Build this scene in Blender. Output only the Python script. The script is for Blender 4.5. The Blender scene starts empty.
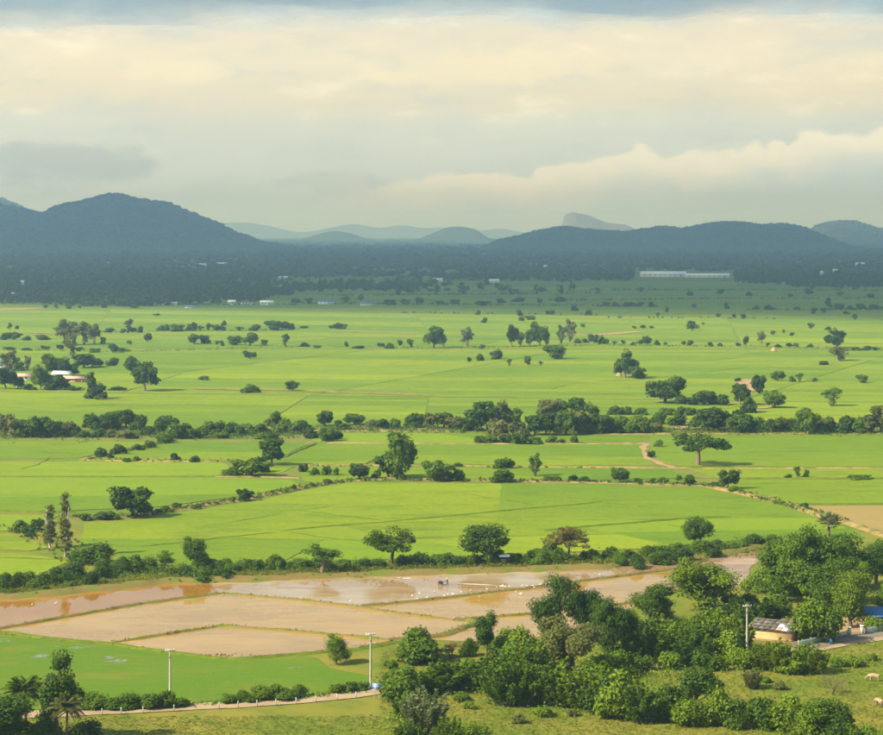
import bpy, bmesh, math, random
import numpy as np
from mathutils import Vector, Matrix, noise as mnoise

# ------------------------------------------------------------------ camera, sky, sun, exposure
S = bpy.context.scene
COL = S.collection
FPX, CXP, HYP, CAMH = 2077.0, 441.5, 232.0, 80.0      # focal length in photo pixels, centre, horizon row, eye height
cam = bpy.data.cameras.new('camera'); camo = bpy.data.objects.new('camera', cam); COL.objects.link(camo)
camo.location = (0, 0, CAMH); camo.rotation_euler = (math.radians(90), 0, 0)
cam.sensor_width = 36.0; cam.lens = 36.0 * FPX / 883.0; cam.shift_y = -(367.5 - HYP) / 883.0
cam.clip_start = 1.0; cam.clip_end = 90000.0
S.camera = camo
EXPOSURE = 1.2
S.view_settings.view_transform = 'Standard'; S.view_settings.look = 'None'
S.view_settings.exposure = EXPOSURE; S.view_settings.gamma = 1.0; S.view_settings.use_curve_mapping = False
S.render.engine = 'CYCLES'
S.cycles.use_denoising = True; S.cycles.use_adaptive_sampling = True; S.cycles.adaptive_threshold = 0.025
S.cycles.max_bounces = 5; S.cycles.diffuse_bounces = 3; S.cycles.glossy_bounces = 2
S.cycles.transparent_max_bounces = 8; S.cycles.volume_bounces = 1
S.cycles.sample_clamp_indirect = 4.0
SUN_EL = math.radians(38); TRAVEL = Vector((0.90, 0.43, 0)).normalized()     # the way shadows fall
sun_from = Vector((-TRAVEL.x * math.cos(SUN_EL), -TRAVEL.y * math.cos(SUN_EL), math.sin(SUN_EL)))
sl = bpy.data.lights.new('sun', 'SUN'); sl.energy = 5.0; sl.angle = math.radians(0.6); sl.color = (1.0, 0.90, 0.68)
so = bpy.data.objects.new('sun', sl); COL.objects.link(so)
so.rotation_euler = (-sun_from).to_track_quat('-Z', 'Y').to_euler(); so.location = (-600, -300, 900)

class NT:
    """tiny helper for node trees"""
    def __init__(s, tree): s.t = tree; s.n = tree.nodes; s.l = tree.links; s.n.clear()
    def new(s, t, **k):
        nd = s.n.new(t)
        for a, v in k.items(): setattr(nd, a, v)
        return nd
    def put(s, sock, v):
        if v is None: return
        if isinstance(v, bpy.types.NodeSocket): s.l.new(v, sock)
        else:
            if hasattr(sock, 'default_value') and not isinstance(v, (tuple, list)) and sock.type in ('RGBA', 'VECTOR'):
                v = (v, v, v, 1)[:len(sock.default_value)]
            if isinstance(v, (tuple, list)) and sock.type == 'RGBA' and len(v) == 3: v = tuple(v) + (1,)
            sock.default_value = v
    def m(s, op, a, b=None, c=None, clamp=False):
        nd = s.new('ShaderNodeMath', operation=op, use_clamp=clamp)
        s.put(nd.inputs[0], a); s.put(nd.inputs[1], b); s.put(nd.inputs[2], c)
        return nd.outputs[0]
    def sstep(s, x, a, b):
        nd = s.new('ShaderNodeMapRange', interpolation_type='SMOOTHSTEP')
        s.put(nd.inputs['Value'], x); s.put(nd.inputs['From Min'], a); s.put(nd.inputs['From Max'], b)
        return nd.outputs[0]
    def mix(s, f, a, b, blend='MIX'):
        nd = s.new('ShaderNodeMix', data_type='RGBA', blend_type=blend)
        s.put(nd.inputs[0], f); s.put(nd.inputs[6], a); s.put(nd.inputs[7], b)
        return nd.outputs[2]
    def noise(s, vec, scale, detail=4, rough=0.55, out=0):
        nd = s.new('ShaderNodeTexNoise'); s.put(nd.inputs['Vector'], vec)
        nd.inputs['Scale'].default_value = scale; nd.inputs['Detail'].default_value = detail; nd.inputs['Roughness'].default_value = rough
        return nd.outputs[out]
    def scale(s, vec, sc, off=(0, 0, 0)):
        nd = s.new('ShaderNodeMapping'); s.put(nd.inputs[0], vec); nd.inputs['Scale'].default_value = sc; nd.inputs['Location'].default_value = off
        return nd.outputs[0]
    def ramp(s, f, stops):
        nd = s.new('ShaderNodeValToRGB'); cr = nd.color_ramp
        while len(cr.elements) > 1: cr.elements.remove(cr.elements[-1])
        for i, (p, c) in enumerate(stops):
            e = cr.elements[0] if i == 0 else cr.elements.new(p)
            e.position = p; e.color = tuple(c) + (1,) if len(c) == 3 else c
        s.put(nd.inputs[0], f); return nd.outputs[0]

def lin(r, g, b):
    f = lambda c: ((c / 255 + 0.055) / 1.055) ** 2.4 if c > 10 else c / 255 / 12.92
    return (f(r), f(g), f(b))

def build_world():
    w = bpy.data.worlds.new('World'); S.world = w; w.use_nodes = True
    t = NT(w.node_tree)
    d = t.new('ShaderNodeTexCoord').outputs['Generated']
    xyz = t.new('ShaderNodeSeparateXYZ'); t.l.new(d, xyz.inputs[0]); x, y, z = xyz.outputs
    u = t.m('MULTIPLY', t.m('ARCTAN2', x, y), FPX)            # photo-sized units of azimuth and elevation
    v = t.m('MULTIPLY', t.m('ARCSINE', z), FPX)
    nz = t.noise(t.scale(d, (7, 7, 42), (2.3, 0.4, 1.1)), 1.0, 6, 0.6)
    nfine = t.noise(t.scale(d, (40, 40, 90)), 1.0, 6, 0.6)
    nwide = t.noise(t.scale(d, (1.6, 1.6, 5), (4.1, 2.0, 0)), 1.0, 5, 0.55)
    vj = t.m('ADD', v, t.m('MULTIPLY', t.m('SUBTRACT', nz, 0.5), 60))
    k = 1.0 / (2 ** EXPOSURE)
    c = lambda r, g, b, g2=1.0: tuple(q * k * 10 * g2 for q in lin(r, g, b))
    sk = t.ramp(t.m('DIVIDE', vj, FPX), [(0.0, c(226, 244, 250)), (0.028, c(224, 231, 222)), (0.052, c(228, 230, 213)),
                 (0.066, c(244, 231, 198)), (0.082, c(252, 238, 204)), (0.100, c(240, 229, 204)), (0.16, c(214, 216, 206)), (0.5, c(186, 196, 200)), (1.0, c(176, 188, 198))])
    # broken cover higher up, the blue of the clear sky behind it
    sky = t.new('ShaderNodeTexSky', sky_type='NISHITA'); sky.sun_disc = False
    sky.sun_elevation = SUN_EL; sky.sun_rotation = math.atan2(sun_from.x, sun_from.y)
    sky.air_density = 1.3; sky.dust_density = 1.0
    gap = t.m('MULTIPLY', t.sstep(nwide, 0.42, 0.60), t.sstep(v, 230, 700))
    sk = t.mix(t.m('MULTIPLY', gap, 0.9), sk, sky.outputs[0])
    # soft streaks
    sk = t.mix(t.m('MULTIPLY', t.sstep(nz, 0.46, 0.70), 0.22), sk, c(204, 212, 208))
    mott = t.m('ADD', t.m('MULTIPLY', t.noise(t.scale(d, (22, 22, 75), (1.7, 0, 3)), 1.0, 7, 0.68), 0.65), t.m('MULTIPLY', t.noise(t.scale(d, (9, 9, 60), (5.7, 1, 0)), 1.0, 6, 0.65), 0.35))
    sk = t.mix(t.m('MULTIPLY', t.sstep(mott, 0.49, 0.62), 0.42), sk, c(209, 216, 209))
    sk = t.mix(t.m('MULTIPLY', t.m('MULTIPLY', t.sstep(mott, 0.48, 0.36), t.sstep(v, 60, 130)), 0.62), sk, c(255, 244, 210, 1.10))
    # pale cumulus bank with a lit upper edge
    vt = t.m('ADD', t.m('ADD', 60, t.m('MULTIPLY', t.m('MAXIMUM', t.m('SUBTRACT', u, 20), 0.0), 0.11)),
             t.m('ADD', t.m('MULTIPLY', t.m('SUBTRACT', t.noise(t.scale(d, (24, 24, 24), (0.37, 0, 0)), 1.0, 5, 0.6), 0.5), 60),
                 t.m('MULTIPLY', t.m('SUBTRACT', nfine, 0.5), 15)))
    vo = t.new('ShaderNodeTexVoronoi', feature='SMOOTH_F1'); t.l.new(t.scale(d, (1, 1, 1.5)), vo.inputs['Vector']); vo.inputs['Scale'].default_value = 48; vo.inputs['Detail'].default_value = 1.0
    vt = t.m('ADD', vt, t.m('MULTIPLY', t.m('SUBTRACT', 0.42, vo.outputs['Distance']), 24))
    dep = t.m('SUBTRACT', vt, v)
    msk = t.m('MULTIPLY', t.sstep(dep, -1.0, 5.0), t.sstep(u, -190, 40))
    msk = t.m('MULTIPLY', msk, t.m('SUBTRACT', 1.0, t.sstep(u, 900, 1600)))
    bank = t.mix(t.sstep(dep, 2, 55), c(254, 245, 219, 1.08), c(214, 226, 225))
    sk = t.mix(t.m('MULTIPLY', msk, 0.85), sk, bank)
    # grey cloud low over the left-hand hill and a small one beside it
    def blob(cu, cv, ru, rv, amt, col, base):
        a = t.m('DIVIDE', t.m('SUBTRACT', u, cu), ru); b = t.m('DIVIDE', t.m('SUBTRACT', v, cv), rv)
        r = t.m('ADD', t.m('MULTIPLY', a, a), t.m('MULTIPLY', b, b))
        r = t.m('ADD', r, t.m('MULTIPLY', t.m('SUBTRACT', nfine, 0.5), 4.5))
        f = t.m('MULTIPLY', t.sstep(r, 1.25, 0.1), amt)
        return t.mix(f, base, col)
    sk = blob(-400, 66, 115, 24, 0.48, c(166, 178, 180), sk)
    sk = blob(-112, 48, 62, 11, 0.28, c(176, 190, 194), sk)
    sk = blob(-262, 160, 60, 12, 0.55, c(255, 242, 200, 1.05), sk)
    sk = blob(40, 165, 130, 22, 0.55, c(255, 240, 196, 1.05), sk)
    bg = t.new('ShaderNodeBackground'); t.l.new(sk, bg.inputs[0]); bg.inputs[1].default_value = 0.1
    o = t.new('ShaderNodeOutputWorld'); t.l.new(bg.outputs[0], o.inputs[0])
build_world()

# ------------------------------------------------------------------ helpers
rnd = random.Random(7)
R = np.random.default_rng(11)
def depth(py): return FPX * CAMH / (py - HYP)
def G(px, py, z=0.0):
    Y = depth(py); return Vector(((px - CXP) / FPX * Y, Y, z))
def ppm(py): return (py - HYP) / CAMH                # photo pixels per metre on the ground at that row

def tag(o, label=None, cat=None, group=None, kind=None):
    if label: o['label'] = label
    if cat: o['category'] = cat
    if group: o['group'] = group
    if kind: o['kind'] = kind
    return o
def link(name, data, parent=None):
    o = bpy.data.objects.new(name, data); COL.objects.link(o)
    if parent is not None: o.parent = parent
    return o
def empty(name, loc=(0, 0, 0), rz=0.0):
    o = link(name, None); o.location = loc; o.rotation_euler = (0, 0, rz); o.empty_display_size = 0.5; return o

class MB:
    """collects numpy chunks of quads/tris and links them as one mesh"""
    def __init__(s): s.v = []; s.f = []; s.n = 0; s.t = []; s.mi = []
    def add(s, verts, faces, tint=None, mat=0):
        verts = np.asarray(verts, dtype=np.float64).reshape(-1, 3)
        faces = np.asarray(faces, dtype=np.int64)
        s.v.append(verts); s.f.append(faces + s.n); s.n += len(verts)
        s.t.append(np.full(len(faces), 0.5) if tint is None else np.broadcast_to(np.asarray(tint, dtype=np.float64), (len(faces),)))
        s.mi.append(np.full(len(faces), mat))
    def box(s, c, d, rz=0.0, mat=0, taper=1.0):
        x, y, z = d[0] / 2, d[1] / 2, d[2] / 2
        p = np.array([(a * x * (taper if q > 0 else 1), b * y * (taper if q > 0 else 1), q * z) for q in (-1, 1) for a, b in ((-1, -1), (1, -1), (1, 1), (-1, 1))])
        cs, sn = math.cos(rz), math.sin(rz)
        p = np.stack([p[:, 0] * cs - p[:, 1] * sn, p[:, 0] * sn + p[:, 1] * cs, p[:, 2]], 1) + np.array(c)
        s.add(p, [(0, 3, 2, 1), (4, 5, 6, 7), (0, 1, 5, 4), (1, 2, 6, 5), (2, 3, 7, 6), (3, 0, 4, 7)], mat=mat)
    def tube(s, pts, rad, seg=6, mat=0, cap=True):
        pts = [Vector(p) for p in pts]; n = len(pts)
        rad = rad if hasattr(rad, '__len__') else [rad] * n
        V = []
        for i, p in enumerate(pts):
            tdir = (pts[min(i + 1, n - 1)] - pts[max(i - 1, 0)])
            tdir = tdir.normalized() if tdir.length > 1e-9 else Vector((0, 0, 1))
            a = tdir.cross(Vector((0.13, 0.97, 0.2))).normalized(); b = tdir.cross(a)
            for k in range(seg):
                an = 2 * math.pi * k / seg; V.append(p + (a * math.cos(an) + b * math.sin(an)) * rad[i])
        Fc = [(i * seg + k, i * seg + (k + 1) % seg, (i + 1) * seg + (k + 1) % seg, (i + 1) * seg + k) for i in range(n - 1) for k in range(seg)]
        s.add(np.array([tuple(q) for q in V]), Fc, mat=mat)
        if cap and seg >= 4:
            s.add(np.array([tuple(q) for q in V[-seg:][:4]]), [(0, 1, 2, 3)], mat=mat)
    def ball(s, c, r, mat=0, seg=8, rings=6):
        V = []; Fc = []
        for i in range(rings + 1):
            th = math.pi * i / rings
            for k in range(seg):
                an = 2 * math.pi * k / seg
                V.append((c[0] + r[0] * math.sin(th) * math.cos(an), c[1] + r[1] * math.sin(th) * math.sin(an), c[2] + r[2] * math.cos(th)))
        for i in range(rings):
            for k in range(seg): Fc.append((i * seg + k, (i + 1) * seg + k, (i + 1) * seg + (k + 1) % seg, i * seg + (k + 1) % seg))
        s.add(V, Fc, mat=mat)
    def leaves(s, c, nrm, size, tint, ratio=0.55, mat=0, rng=R, tang=None):
        """diamond leaf faces at c, facing nrm"""
        n = len(c); nrm = nrm / (np.linalg.norm(nrm, axis=1, keepdims=True) + 1e-9)
        tv = rng.normal(size=(n, 3)) if tang is None else tang
        tv = tv - nrm * np.sum(tv * nrm, 1, keepdims=True); tv /= (np.linalg.norm(tv, axis=1, keepdims=True) + 1e-9)
        bv = np.cross(nrm, tv); size = np.broadcast_to(size, (n,))[:, None]
        V = np.stack([c + tv * size, c + bv * size * ratio + nrm * size * 0.12, c - tv * size, c - bv * size * ratio + nrm * size * 0.12], 1).reshape(-1, 3)
        s.add(V, np.arange(n * 4).reshape(n, 4), tint, mat)
    def mesh(s, name, mats=()):
        me = bpy.data.meshes.new(name)
        v = np.concatenate(s.v); tris = [f for f in s.f]
        loops = np.concatenate([f.reshape(-1) for f in tris]); tot = np.concatenate([np.full(len(f), f.shape[1]) for f in tris])
        me.vertices.add(len(v)); me.vertices.foreach_set('co', v.reshape(-1).astype(np.float32))
        me.loops.add(len(loops)); me.loops.foreach_set('vertex_index', loops.astype(np.int32))
        me.polygons.add(len(tot)); st = np.concatenate([[0], np.cumsum(tot)[:-1]])
        me.polygons.foreach_set('loop_start', st.astype(np.int32)); me.polygons.foreach_set('loop_total', tot.astype(np.int32))
        me.polygons.foreach_set('material_index', np.concatenate(s.mi).astype(np.int32))
        a = me.attributes.new('tint', 'FLOAT', 'FACE'); a.data.foreach_set('value', np.concatenate(s.t).astype(np.float32))
        me.update(calc_edges=True); me.validate()
        for m in mats: me.materials.append(m)
        return me
    def obj(s, name, mats, parent=None):
        return link(name, s.mesh(name, mats if isinstance(mats, (list, tuple)) else [mats]), parent)

# ------------------------------------------------------------------ materials
MATS = {}
def mat_begin(name):
    m = bpy.data.materials.new(name); m.use_nodes = True; MATS[name] = m
    t = NT(m.node_tree); out = t.new('ShaderNodeOutputMaterial'); return m, t, out
def pos(t): return t.new('ShaderNodeNewGeometry').outputs['Position']
def principled(t, out, col, rough=0.8, spec=0.3, bump=None, bstr=0.3, bdist=0.1, metallic=0.0):
    p = t.new('ShaderNodeBsdfPrincipled'); t.put(p.inputs['Base Color'], col); t.put(p.inputs['Roughness'], rough)
    p.inputs['Specular IOR Level'].default_value = spec; p.inputs['Metallic'].default_value = metallic
    if bump is not None:
        b = t.new('ShaderNodeBump'); b.inputs['Strength'].default_value = bstr; b.inputs['Distance'].default_value = bdist
        t.l.new(bump, b.inputs['Height']); t.l.new(b.outputs[0], p.inputs['Normal'])
    t.l.new(p.outputs[0], out.inputs[0]); return p

ALB = 0.74
principled0 = principled
def leaf_mat(name, dark, bright, alt, trans=0.25):
    m, t, out = mat_begin(name)
    a = t.new('ShaderNodeAttribute', attribute_name='tint').outputs['Fac']
    r = t.new('ShaderNodeObjectInfo').outputs['Random']
    f = t.m('ADD', t.m('MULTIPLY', a, 0.75), t.m('MULTIPLY', t.m('SUBTRACT', r, 0.5), 0.45), clamp=True)
    col = t.mix(f, dark, bright)
    col = t.mix(t.m('MULTIPLY', t.m('FRACT', t.m('MULTIPLY', r, 7.31)), 0.5), col, alt)
    col = t.mix(1.0, col, (ALB, ALB, ALB), 'MULTIPLY')
    p = t.new('ShaderNodeBsdfPrincipled'); t.l.new(col, p.inputs['Base Color']); p.inputs['Roughness'].default_value = 0.6
    p.inputs['Specular IOR Level'].default_value = 0.12
    tr = t.new('ShaderNodeBsdfTranslucent'); t.l.new(t.mix(1.0, col, (1.25, 1.2, 0.55), 'MULTIPLY'), tr.inputs[0])
    mx = t.new('ShaderNodeMixShader'); mx.inputs[0].default_value = trans
    t.l.new(p.outputs[0], mx.inputs[1]); t.l.new(tr.outputs[0], mx.inputs[2]); t.l.new(mx.outputs[0], out.inputs[0])
    return m
leaf_mat('leaf_dark', (0.034, 0.070, 0.005), (0.105, 0.185, 0.012), (0.075, 0.155, 0.012))
leaf_mat('leaf_mid', (0.056, 0.106, 0.006), (0.170, 0.262, 0.014), (0.115, 0.220, 0.012))
leaf_mat('leaf_bright', (0.085, 0.150, 0.006), (0.235, 0.330, 0.016), (0.165, 0.280, 0.012))
leaf_mat('leaf_grass', (0.120, 0.160, 0.010), (0.275, 0.258, 0.038), (0.170, 0.200, 0.022), 0.4)
leaf_mat('leaf_olive', (0.100, 0.120, 0.024), (0.220, 0.235, 0.055), (0.175, 0.205, 0.055))
leaf_mat('leaf_pale', (0.125, 0.160, 0.055), (0.270, 0.310, 0.120), (0.215, 0.265, 0.110))
leaf_mat('leaf_yellow', (0.120, 0.115, 0.020), (0.240, 0.210, 0.045), (0.200, 0.150, 0.040))
leaf_mat('leaf_dry', (0.130, 0.085, 0.040), (0.240, 0.165, 0.080), (0.200, 0.150, 0.060))
leaf_mat('leaf_far', (0.034, 0.066, 0.018), (0.090, 0.150, 0.034), (0.066, 0.115, 0.032))

def simple(name, col, rough=0.8, spec=0.3, vary=0.25, nscale=1.5, bump=0.2, metallic=0.0):
    m, t, out = mat_begin(name); P = pos(t)
    n = t.noise(P, nscale, 5, 0.6)
    r = t.new('ShaderNodeObjectInfo').outputs['Random']
    f = t.m('ADD', n, t.m('MULTIPLY', t.m('SUBTRACT', r, 0.5), 0.3))
    c = t.mix(t.sstep(f, 0.25, 0.75), tuple(q * (1 - vary) for q in col), tuple(min(1, q * (1 + vary)) for q in col))
    principled(t, out, c, rough, spec, t.noise(P, nscale * 4, 4), bump, 0.02, metallic); return m
simple('bark', (0.14, 0.105, 0.075), 0.9, 0.1, 0.35, 6)
simple('bark_pale', (0.33, 0.29, 0.23), 0.9, 0.1, 0.3, 6)
simple('concrete', (0.34, 0.32, 0.28), 0.85, 0.2, 0.15, 3)
simple('roof_grey', (0.11, 0.095, 0.08), 0.85, 0.2, 0.45, 1.1)
simple('roof_white', (0.84, 0.84, 0.82), 0.5, 0.3, 0.1, 0.6)
simple('roof_rust', (0.42, 0.26, 0.20), 0.8, 0.2, 0.3, 0.7)
simple('roof_blue', (0.035, 0.14, 0.38), 0.5, 0.4, 0.15, 0.9)
simple('wall_cream', (0.46, 0.32, 0.16), 0.85, 0.2, 0.12, 0.8)
simple('wall_orange', (0.40, 0.24, 0.11), 0.85, 0.2, 0.15, 0.8)
simple('wall_white', (0.74, 0.72, 0.66), 0.8, 0.2, 0.1, 0.5)
simple('window_dark', (0.03, 0.035, 0.04), 0.2, 0.5, 0.2, 1.0)
simple('wood', (0.22, 0.14, 0.08), 0.8, 0.2, 0.3, 3)
simple('fence_teal', (0.19, 0.27, 0.26), 0.7, 0.3, 0.2, 2)
simple('sign_blue', (0.02, 0.13, 0.50), 0.45, 0.5, 0.05, 2)
simple('paint_white', (0.80, 0.80, 0.78), 0.5, 0.4, 0.03, 2)
simple('metal_dark', (0.05, 0.05, 0.05), 0.5, 0.5, 0.2, 5)
simple('machine_red', (0.36, 0.05, 0.03), 0.5, 0.4, 0.1, 5)
simple('cloth_dark', (0.04, 0.05, 0.08), 0.9, 0.1, 0.2, 8)
simple('cloth_blue', (0.05, 0.12, 0.30), 0.9, 0.1, 0.2, 8)
simple('skin', (0.30, 0.17, 0.11), 0.6, 0.3, 0.1, 8)
simple('straw', (0.55, 0.42, 0.20), 0.9, 0.1, 0.2, 8)
simple('cow_tan', (0.33, 0.235, 0.135), 0.85, 0.15, 0.15, 2.5)
simple('hoof', (0.06, 0.045, 0.035), 0.7, 0.3, 0.1, 5)
simple('feather_white', (0.82, 0.82, 0.80), 0.8, 0.2, 0.03, 5)
simple('beak_yellow', (0.60, 0.38, 0.05), 0.5, 0.4, 0.05, 5)

def ground_mats():
    def principled(t, out, col, *a, **k): return principled0(t, out, t.mix(1.0, col, (ALB, ALB, ALB), 'MULTIPLY'), *a, **k)
    # rough pasture, dry and green patches, bare spots
    m, t, out = mat_begin('meadow'); P = pos(t)
    a = t.noise(P, 0.035, 5, 0.6); b = t.noise(P, 0.16, 6, 0.65); c = t.noise(P, 1.1, 5, 0.7)
    col = t.mix(t.sstep(a, 0.36, 0.64), (0.138, 0.192, 0.013), (0.240, 0.215, 0.032))
    col = t.mix(t.m('MULTIPLY', t.sstep(b, 0.45, 0.7), 0.75), col, (0.088, 0.145, 0.012))
    col = t.mix(t.m('MULTIPLY', t.sstep(c, 0.45, 0.75), 0.55), col, (0.240, 0.190, 0.050))
    col = t.mix(t.m('MULTIPLY', t.sstep(t.noise(t.scale(P, (1, 1, 1), (40, 9, 0)), 0.09, 6, 0.7), 0.63, 0.72), 0.7), col, (0.32, 0.19, 0.09))
    principled(t, out, col, 0.95, 0.1, t.m('ADD', c, t.noise(P, 4, 4)), 0.6, 0.15)
    # young rice
    def rice(name, lo, hi, dark):
        m, t, out = mat_begin(name); P = pos(t)
        r = t.new('ShaderNodeObjectInfo').outputs['Random']
        sep = t.new('ShaderNodeVectorMath', operation='ADD'); t.l.new(P, sep.inputs[0])
        cb = t.new('ShaderNodeCombineXYZ'); t.put(cb.inputs[0], t.m('MULTIPLY', r, 900)); t.l.new(cb.outputs[0], sep.inputs[1]); Q = sep.outputs[0]
        a = t.noise(t.scale(Q, (0.6, 1.0, 1)), 0.011, 6, 0.62); b = t.noise(t.scale(Q, (0.45, 1.0, 1)), 0.09, 7, 0.7); c = t.noise(Q, 0.55, 6, 0.75)
        f = t.m('ADD', t.m('MULTIPLY', a, 0.7), t.m('ADD', t.m('MULTIPLY', b, 0.35), t.m('MULTIPLY', t.m('SUBTRACT', r, 0.5), 0.36)))
        col = t.mix(t.sstep(f, 0.30, 0.78), lo, hi)
        col = t.mix(t.m('MULTIPLY', t.sstep(b, 0.46, 0.66), 0.60), col, dark)
        col = t.mix(t.m('MULTIPLY', t.sstep(c, 0.42, 0.70), 0.55), col, dark)
        principled(t, out, col, 0.85, 0.15, t.m('ADD', c, t.noise(Q, 2.5, 3)), 0.35, 0.2)
    rice('rice', (0.124, 0.215, 0.002), (0.230, 0.288, 0.003), (0.072, 0.140, 0.002))
    rice('rice_seedling', (0.082, 0.178, 0.002), (0.155, 0.232, 0.003), (0.180, 0.180, 0.016))
    rice('rice_lime', (0.170, 0.262, 0.003), (0.245, 0.308, 0.004), (0.112, 0.195, 0.003))
    rice('stubble', (0.300, 0.220, 0.065), (0.380, 0.245, 0.090), (0.230, 0.210, 0.055))
    # plain under the fields, seen as weedy banks between them
    m, t, out = mat_begin('bank'); P = pos(t)
    a = t.noise(P, 0.05, 5, 0.6); c = t.noise(P, 0.6, 5, 0.7)
    col = t.mix(t.sstep(a, 0.4, 0.62), (0.125, 0.180, 0.018), (0.200, 0.195, 0.040))
    col = t.mix(t.m('MULTIPLY', t.sstep(c, 0.5, 0.72), 0.6), col, (0.090, 0.140, 0.016))
    principled(t, out, col, 0.95, 0.1, c, 0.5, 0.2)
    m, t, out = mat_begin('bund'); P = pos(t)
    c = t.noise(P, 0.8, 7, 0.75); a = t.noise(P, 0.16, 6, 0.7)
    col = t.mix(t.sstep(c, 0.38, 0.66), (0.21, 0.135, 0.050), (0.190, 0.180, 0.035))
    col = t.mix(t.sstep(a, 0.48, 0.60), col, (0.130, 0.165, 0.020))
    principled(t, out, col, 0.95, 0.1, c, 0.6, 0.15)
    m, t, out = mat_begin('bund_green'); P = pos(t)
    c = t.noise(P, 0.35, 5, 0.7)
    col = t.mix(t.sstep(c, 0.35, 0.65), (0.080, 0.130, 0.008), (0.150, 0.190, 0.014))
    principled(t, out, col, 0.95, 0.1, c, 0.6, 0.2)
    m, t, out = mat_begin('bund_dry'); P = pos(t)
    c = t.noise(P, 0.25, 6, 0.7)
    col = t.mix(t.sstep(c, 0.40, 0.62), (0.36, 0.24, 0.10), (0.140, 0.160, 0.030))
    principled(t, out, col, 0.95, 0.1, c, 0.6, 0.2)
    for nm, c1, c2 in (('earth', (0.42, 0.27, 0.13), (0.32, 0.22, 0.11)), ('road', (0.42, 0.31, 0.19), (0.34, 0.245, 0.14)), ('asphalt', (0.17, 0.15, 0.13), (0.24, 0.20, 0.16))):
        m, t, out = mat_begin(nm); P = pos(t)
        a = t.noise(P, 0.25, 5, 0.6); c = t.noise(P, 2.5, 5, 0.7)
        col = t.mix(t.sstep(t.m('ADD', t.m('MULTIPLY', a, 0.7), t.m('MULTIPLY', c, 0.3)), 0.4, 0.62), c1, c2)
        principled(t, out, col, 0.95, 0.15, c, 0.4, 0.05)
    # flooded paddies: silty water, smooth but ruffled in places
    def water(name, tone1, tone2, rough, ruffle):
        m, t, out = mat_begin(name); P = pos(t)
        a = t.noise(t.scale(P, (0.5, 1.0, 1)), 0.05, 6, 0.65); b = t.noise(t.scale(P, (0.35, 1, 1)), 0.35, 5, 0.6)
        f = t.m('ADD', t.m('MULTIPLY', a, 0.65), t.m('MULTIPLY', b, 0.35))
        col = t.mix(t.sstep(f, 0.38, 0.62), tone1, tone2)
        rg = t.m('ADD', rough, t.m('MULTIPLY', t.sstep(a, 0.42, 0.60), ruffle))
        p = principled(t, out, col, rg, 0.5, t.noise(t.scale(P, (1, 1, 1)), 0.9, 3, 0.5), 0.03, 0.02)
        p.inputs['IOR'].default_value = 1.33
    water('water_brown', (0.31, 0.140, 0.022), (0.39, 0.200, 0.044), 0.012, 0.06)
    water('water_silver', (0.36, 0.220, 0.095), (0.46, 0.360, 0.240), 0.02, 0.12)  # churned silt, with sky reflected by ripples put into the paler base colour
    water('water_tan', (0.350, 0.205, 0.045), (0.460, 0.275, 0.066), 0.012, 0.03)
    water('water_grey', (0.15, 0.17, 0.07), (0.22, 0.22, 0.13), 0.05, 0.10)
    water('mud_wet', (0.30, 0.15, 0.07), (0.46, 0.33, 0.22), 0.16, 0.25)
    m, t, out = mat_begin('foam'); principled(t, out, (0.66, 0.60, 0.50), 0.5, 0.4)
    m, t, out = mat_begin('hill_soil'); P = pos(t)
    col = t.mix(t.sstep(t.noise(P, 0.02, 5, 0.6), 0.4, 0.6), (0.030, 0.050, 0.018), (0.055, 0.075, 0.026))
    principled(t, out, col, 1.0, 0.0)
    m, t, out = mat_begin('rock'); P = pos(t)
    principled(t, out, t.mix(t.noise(P, 0.01, 5), (0.10, 0.12, 0.08), (0.20, 0.19, 0.17)), 1.0, 0.0)
ground_mats()
K = MATS

# ------------------------------------------------------------------ terrain
def poly_sheet(name, pts, z, mat, jitter=0.0, step=8.0, thick=0.0, seed=1):
    """flat sheet (or slab with sides) over a ground polygon, its outline broken up"""
    rr = random.Random(seed); out = []
    n = len(pts)
    for i in range(n):
        a, b = pts[i], pts[(i + 1) % n]; k = max(1, int((b - a).length / step))
        nx = Vector((-(b - a).y, (b - a).x, 0)).normalized()
        for j in range(k):
            p = a.lerp(b, j / k)
            if j: p = p + nx * rr.gauss(0, jitter)
            out.append(p)
    bm = bmesh.new()
    vs = [bm.verts.new((p.x, p.y, z)) for p in out]
    f = bm.faces.new(vs); f.normal_update()
    if f.normal.z < 0: f.normal_flip()
    if thick > 0:
        lo = [bm.verts.new((p.x, p.y, z - thick)) for p in out]
        for i in range(len(vs)):
            j = (i + 1) % len(vs); bm.faces.new((vs[i], vs[j], lo[j], lo[i]))
        bmesh.ops.recalc_face_normals(bm, faces=bm.faces)
    me = bpy.data.meshes.new(name); bm.to_mesh(me); bm.free(); me.materials.append(mat)
    return tag(link(name, me), kind='structure')

def ground():
    xs = np.concatenate([np.linspace(-13000, -400, 14), np.linspace(-360, 360, 40), np.linspace(400, 13000, 14)])
    ys = np.concatenate([np.linspace(-1500, 260, 6), np.linspace(290, 900, 60), np.linspace(950, 26500, 30)])
    X, Yy = np.meshgrid(xs, ys); Z = np.zeros_like(X) - 0.03
    V = np.stack([X, Yy, Z], -1).reshape(-1, 3); w = len(xs)
    Fc = [(j * w + i, j * w + i + 1, (j + 1) * w + i + 1, (j + 1) * w + i) for j in range(len(ys) - 1) for i in range(w - 1)]
    b = MB(); b.add(V, Fc)
    # pasture near the viewer, weedy plain farther off
    cy = V[np.array(Fc)][:, :, 1].mean(1); b.mi[0] = (cy > 560).astype(int)
    tag(b.obj('ground', [K['meadow'], K['bank']]), kind='structure')
ground()

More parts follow.
